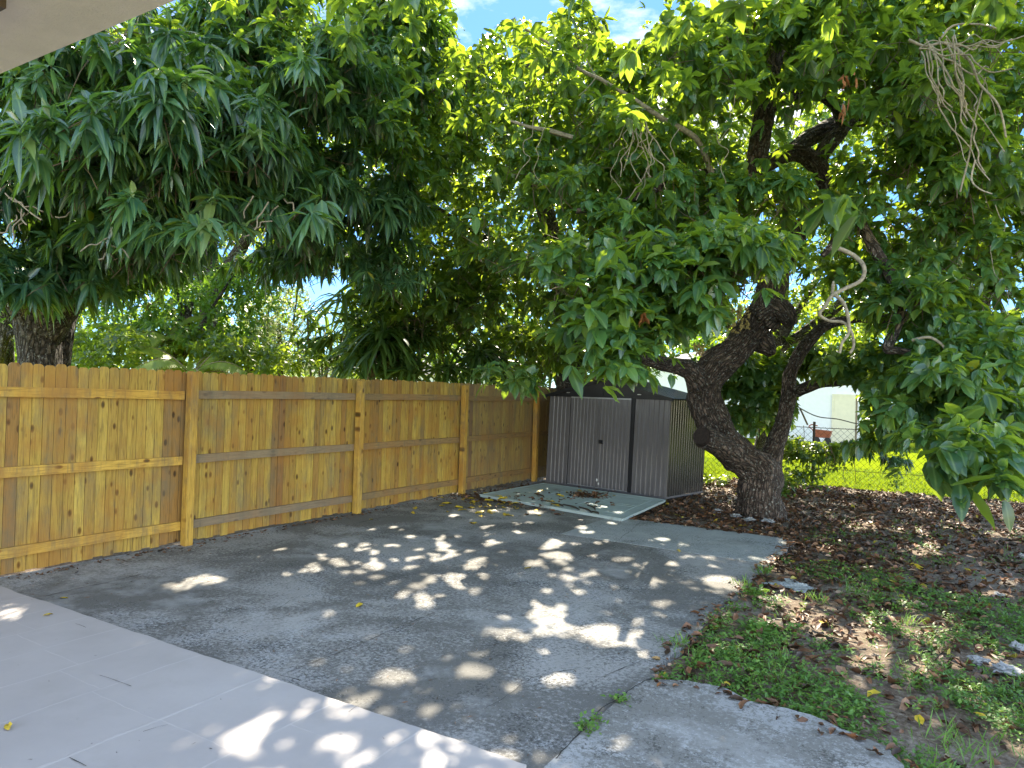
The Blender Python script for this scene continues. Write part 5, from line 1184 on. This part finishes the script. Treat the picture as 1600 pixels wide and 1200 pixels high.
# brown litter heap on panel
k = 130; hp = G(915, 775, .045); pos = np.c_[hp[0]+RNG.normal(0, .16, k), hp[1]+RNG.normal(0, .10, k), .048+RNG.uniform(0, .03, k)]
pos2 = np.array([[*G(u, v, .045)[:2], .05] for u, v in zip(RNG.uniform(790, 960, 70), RNG.uniform(768, 792, 70))]); pos = np.r_[pos, pos2]; k = len(pos)
a = RNG.uniform(0, 6.28, k)
o = leaves('leaf_heap', pos, np.c_[np.cos(a), np.sin(a), RNG.normal(0, .2, k)], np.c_[RNG.normal(0, .4, (k, 2)), np.ones(k)], RNG.uniform(.05, .11, k), RNG.uniform(.02, .045, k), np.zeros(k), RNG.beta(1.4, 2.5, k), M['litter'], None, HI, .7, .15)
tag(o, 'dark heap of brown leaves on the pale panel before the doors', 'leaves', kind='stuff')
eg = []
for a_, c_ in zip(L[:-1], L[1:]):
    if RNG.random() < .75: eg.append((a_[0]+RNG.normal(0, .09), a_[1]+RNG.normal(-.03, .10), .018))
for q_ in range(170): eg.append((PX1+RNG.normal(0.02, .05)-.03*RNG.random(), RNG.uniform(4.2, 9.3), .008))
for q_ in range(200): eg.append((RNG.uniform(-4.0, PX1), PY1+RNG.normal(.0, .06), .008))
for q_ in range(140): eg.append((RNG.uniform(-6.6, -4.4), 9.35+RNG.normal(.0, .22), .008))
eg = np.array(eg); k = len(eg); a = RNG.uniform(0, 6.28, k); ll = RNG.uniform(.03, .10, k)
o = leaves('edge_litter', eg, np.c_[np.cos(a), np.sin(a), RNG.normal(.05, .15, k)], np.c_[RNG.normal(0, .35, (k, 2)), np.ones(k)], ll, ll*.42, RNG.normal(0, .1, k), np.clip(RNG.beta(1.5, 2.2, k), 0, 1), M['litter'], None, HI, .7, .15)
tag(o, 'brown leaf scraps blown over the slab edges', 'leaves', kind='stuff')
# rubble debris on slabs: tiny twigs, crumbs
k = 900; p = np.stack([RNG.uniform(-6.6, -1.6, k), RNG.uniform(2.9, 9.2, k)], 1); a = RNG.uniform(0, 6.28, k)
o = leaves('slab_debris', np.c_[p, np.full(k, .003)], np.c_[np.cos(a), np.sin(a), np.zeros(k)], np.tile([[0, 0, 1.]], (k, 1)), RNG.uniform(.008, .05, k), RNG.uniform(.002, .007, k), np.full(k, -.1), RNG.beta(1.3, 2, k), M['litter'], None, MID, .5, .2)
tag(o, 'tiny twigs and leaf crumbs strewn over the patio', 'debris', kind='stuff')
k = 46; p = np.stack([RNG.uniform(-6.6, -1.8, k), RNG.uniform(1.2, 2.7, k)], 1); a = RNG.uniform(0, 6.28, k)
o = leaves('porch_debris', np.c_[p, np.full(k, .033)], np.c_[np.cos(a), np.sin(a), np.zeros(k)], np.tile([[0, 0, 1.]], (k, 1)), RNG.uniform(.008, .03, k), RNG.uniform(.002, .005, k), np.full(k, -.1), RNG.beta(1.2, 3, k)*.5, M['litter'], None, MID, .5, .2)
tag(o, 'tiny dark twigs strewn over the white porch', 'debris', kind='stuff')
k = 500; t = RNG.random(k); p = np.stack([np.full(k, FX+.06)+np.abs(RNG.normal(0, .10, k)), 3+RNG.uniform(0, 9, k)], 1); a = RNG.uniform(0, 6.28, k)
o = leaves('fence_foot_litter', np.c_[p, np.full(k, .006)], np.c_[np.cos(a), np.sin(a), RNG.normal(0, .1, k)], np.c_[RNG.normal(0, .3, (k, 2)), np.ones(k)], RNG.uniform(.02, .07, k), RNG.uniform(.008, .025, k), np.zeros(k), RNG.beta(1.5, 2, k)*.8, M['litter'], None, MID, .5, .2)
tag(o, 'small brown litter along the foot of the wooden fence', 'leaves', kind='stuff')
# rocks
def rock(u, v, s, label, flat=.5, z=None, cat='rock', grp=None, name='rock', m=None):
    g = G(u, v, -.03); b = MB(); n1, n2 = 14, 9; vs = []
    for i in range(n2+1):
        th = math.pi*i/n2
        for j in range(n1):
            ph = 2*math.pi*j/n1; d = Vector((math.sin(th)*math.cos(ph), math.sin(th)*math.sin(ph), math.cos(th)))
            r = s*.7*(1+.9*noise.fractal(d*2.2+Vector((u, v, 0)), .6, 2, 4)); vs.append((g[0]+d.x*r*1.2, g[1]+d.y*r, g[2]+d.z*r*flat))
    fs = [(i*n1+j, i*n1+(j+1) % n1, (i+1)*n1+(j+1) % n1, (i+1)*n1+j) for i in range(n2) for j in range(n1)]
    b.add(vs, fs); o = b.build(name, m or M['rock'], org=(float(g[0]), float(g[1]), float(g[2]))); tag(o, label, cat, grp)
rock(1122,799,.09,'pale grey rock on the litter left of the trunk foot')
rock(1150,806,.10,'rough grey rock against the front of the trunk foot', .4)
rock(1170,812,.11,'low crumbly rock in front of the trunk foot', .35)
rock(1200,814,.10,'pale lumpy rock right in front of the trunk foot', .4)
rock(1240,916,.17,'flat dark grey paving stone sunk in the litter by the patio corner', .22, name='paving_stone', cat='stone', m=M['concrete3'])
rock(1590,1010,.06,'white chunk of rubble at the right edge of the yard', .6)
rock(1530,1032,.06,'pale rock in the weeds toward the right edge', .5)
rock(1570,1045,.10,'flat pale rock slab in the bare soil at the right', .3)
rock(1598,868,.06,'white scrap of rubble on the dark litter at the right edge', .5)
rock(1562,930,.05,'small grey rock in the litter below the right branches', .5)
print('objects', len(bpy.data.objects), 'faces', sum(len(m.polygons) for m in bpy.data.meshes))
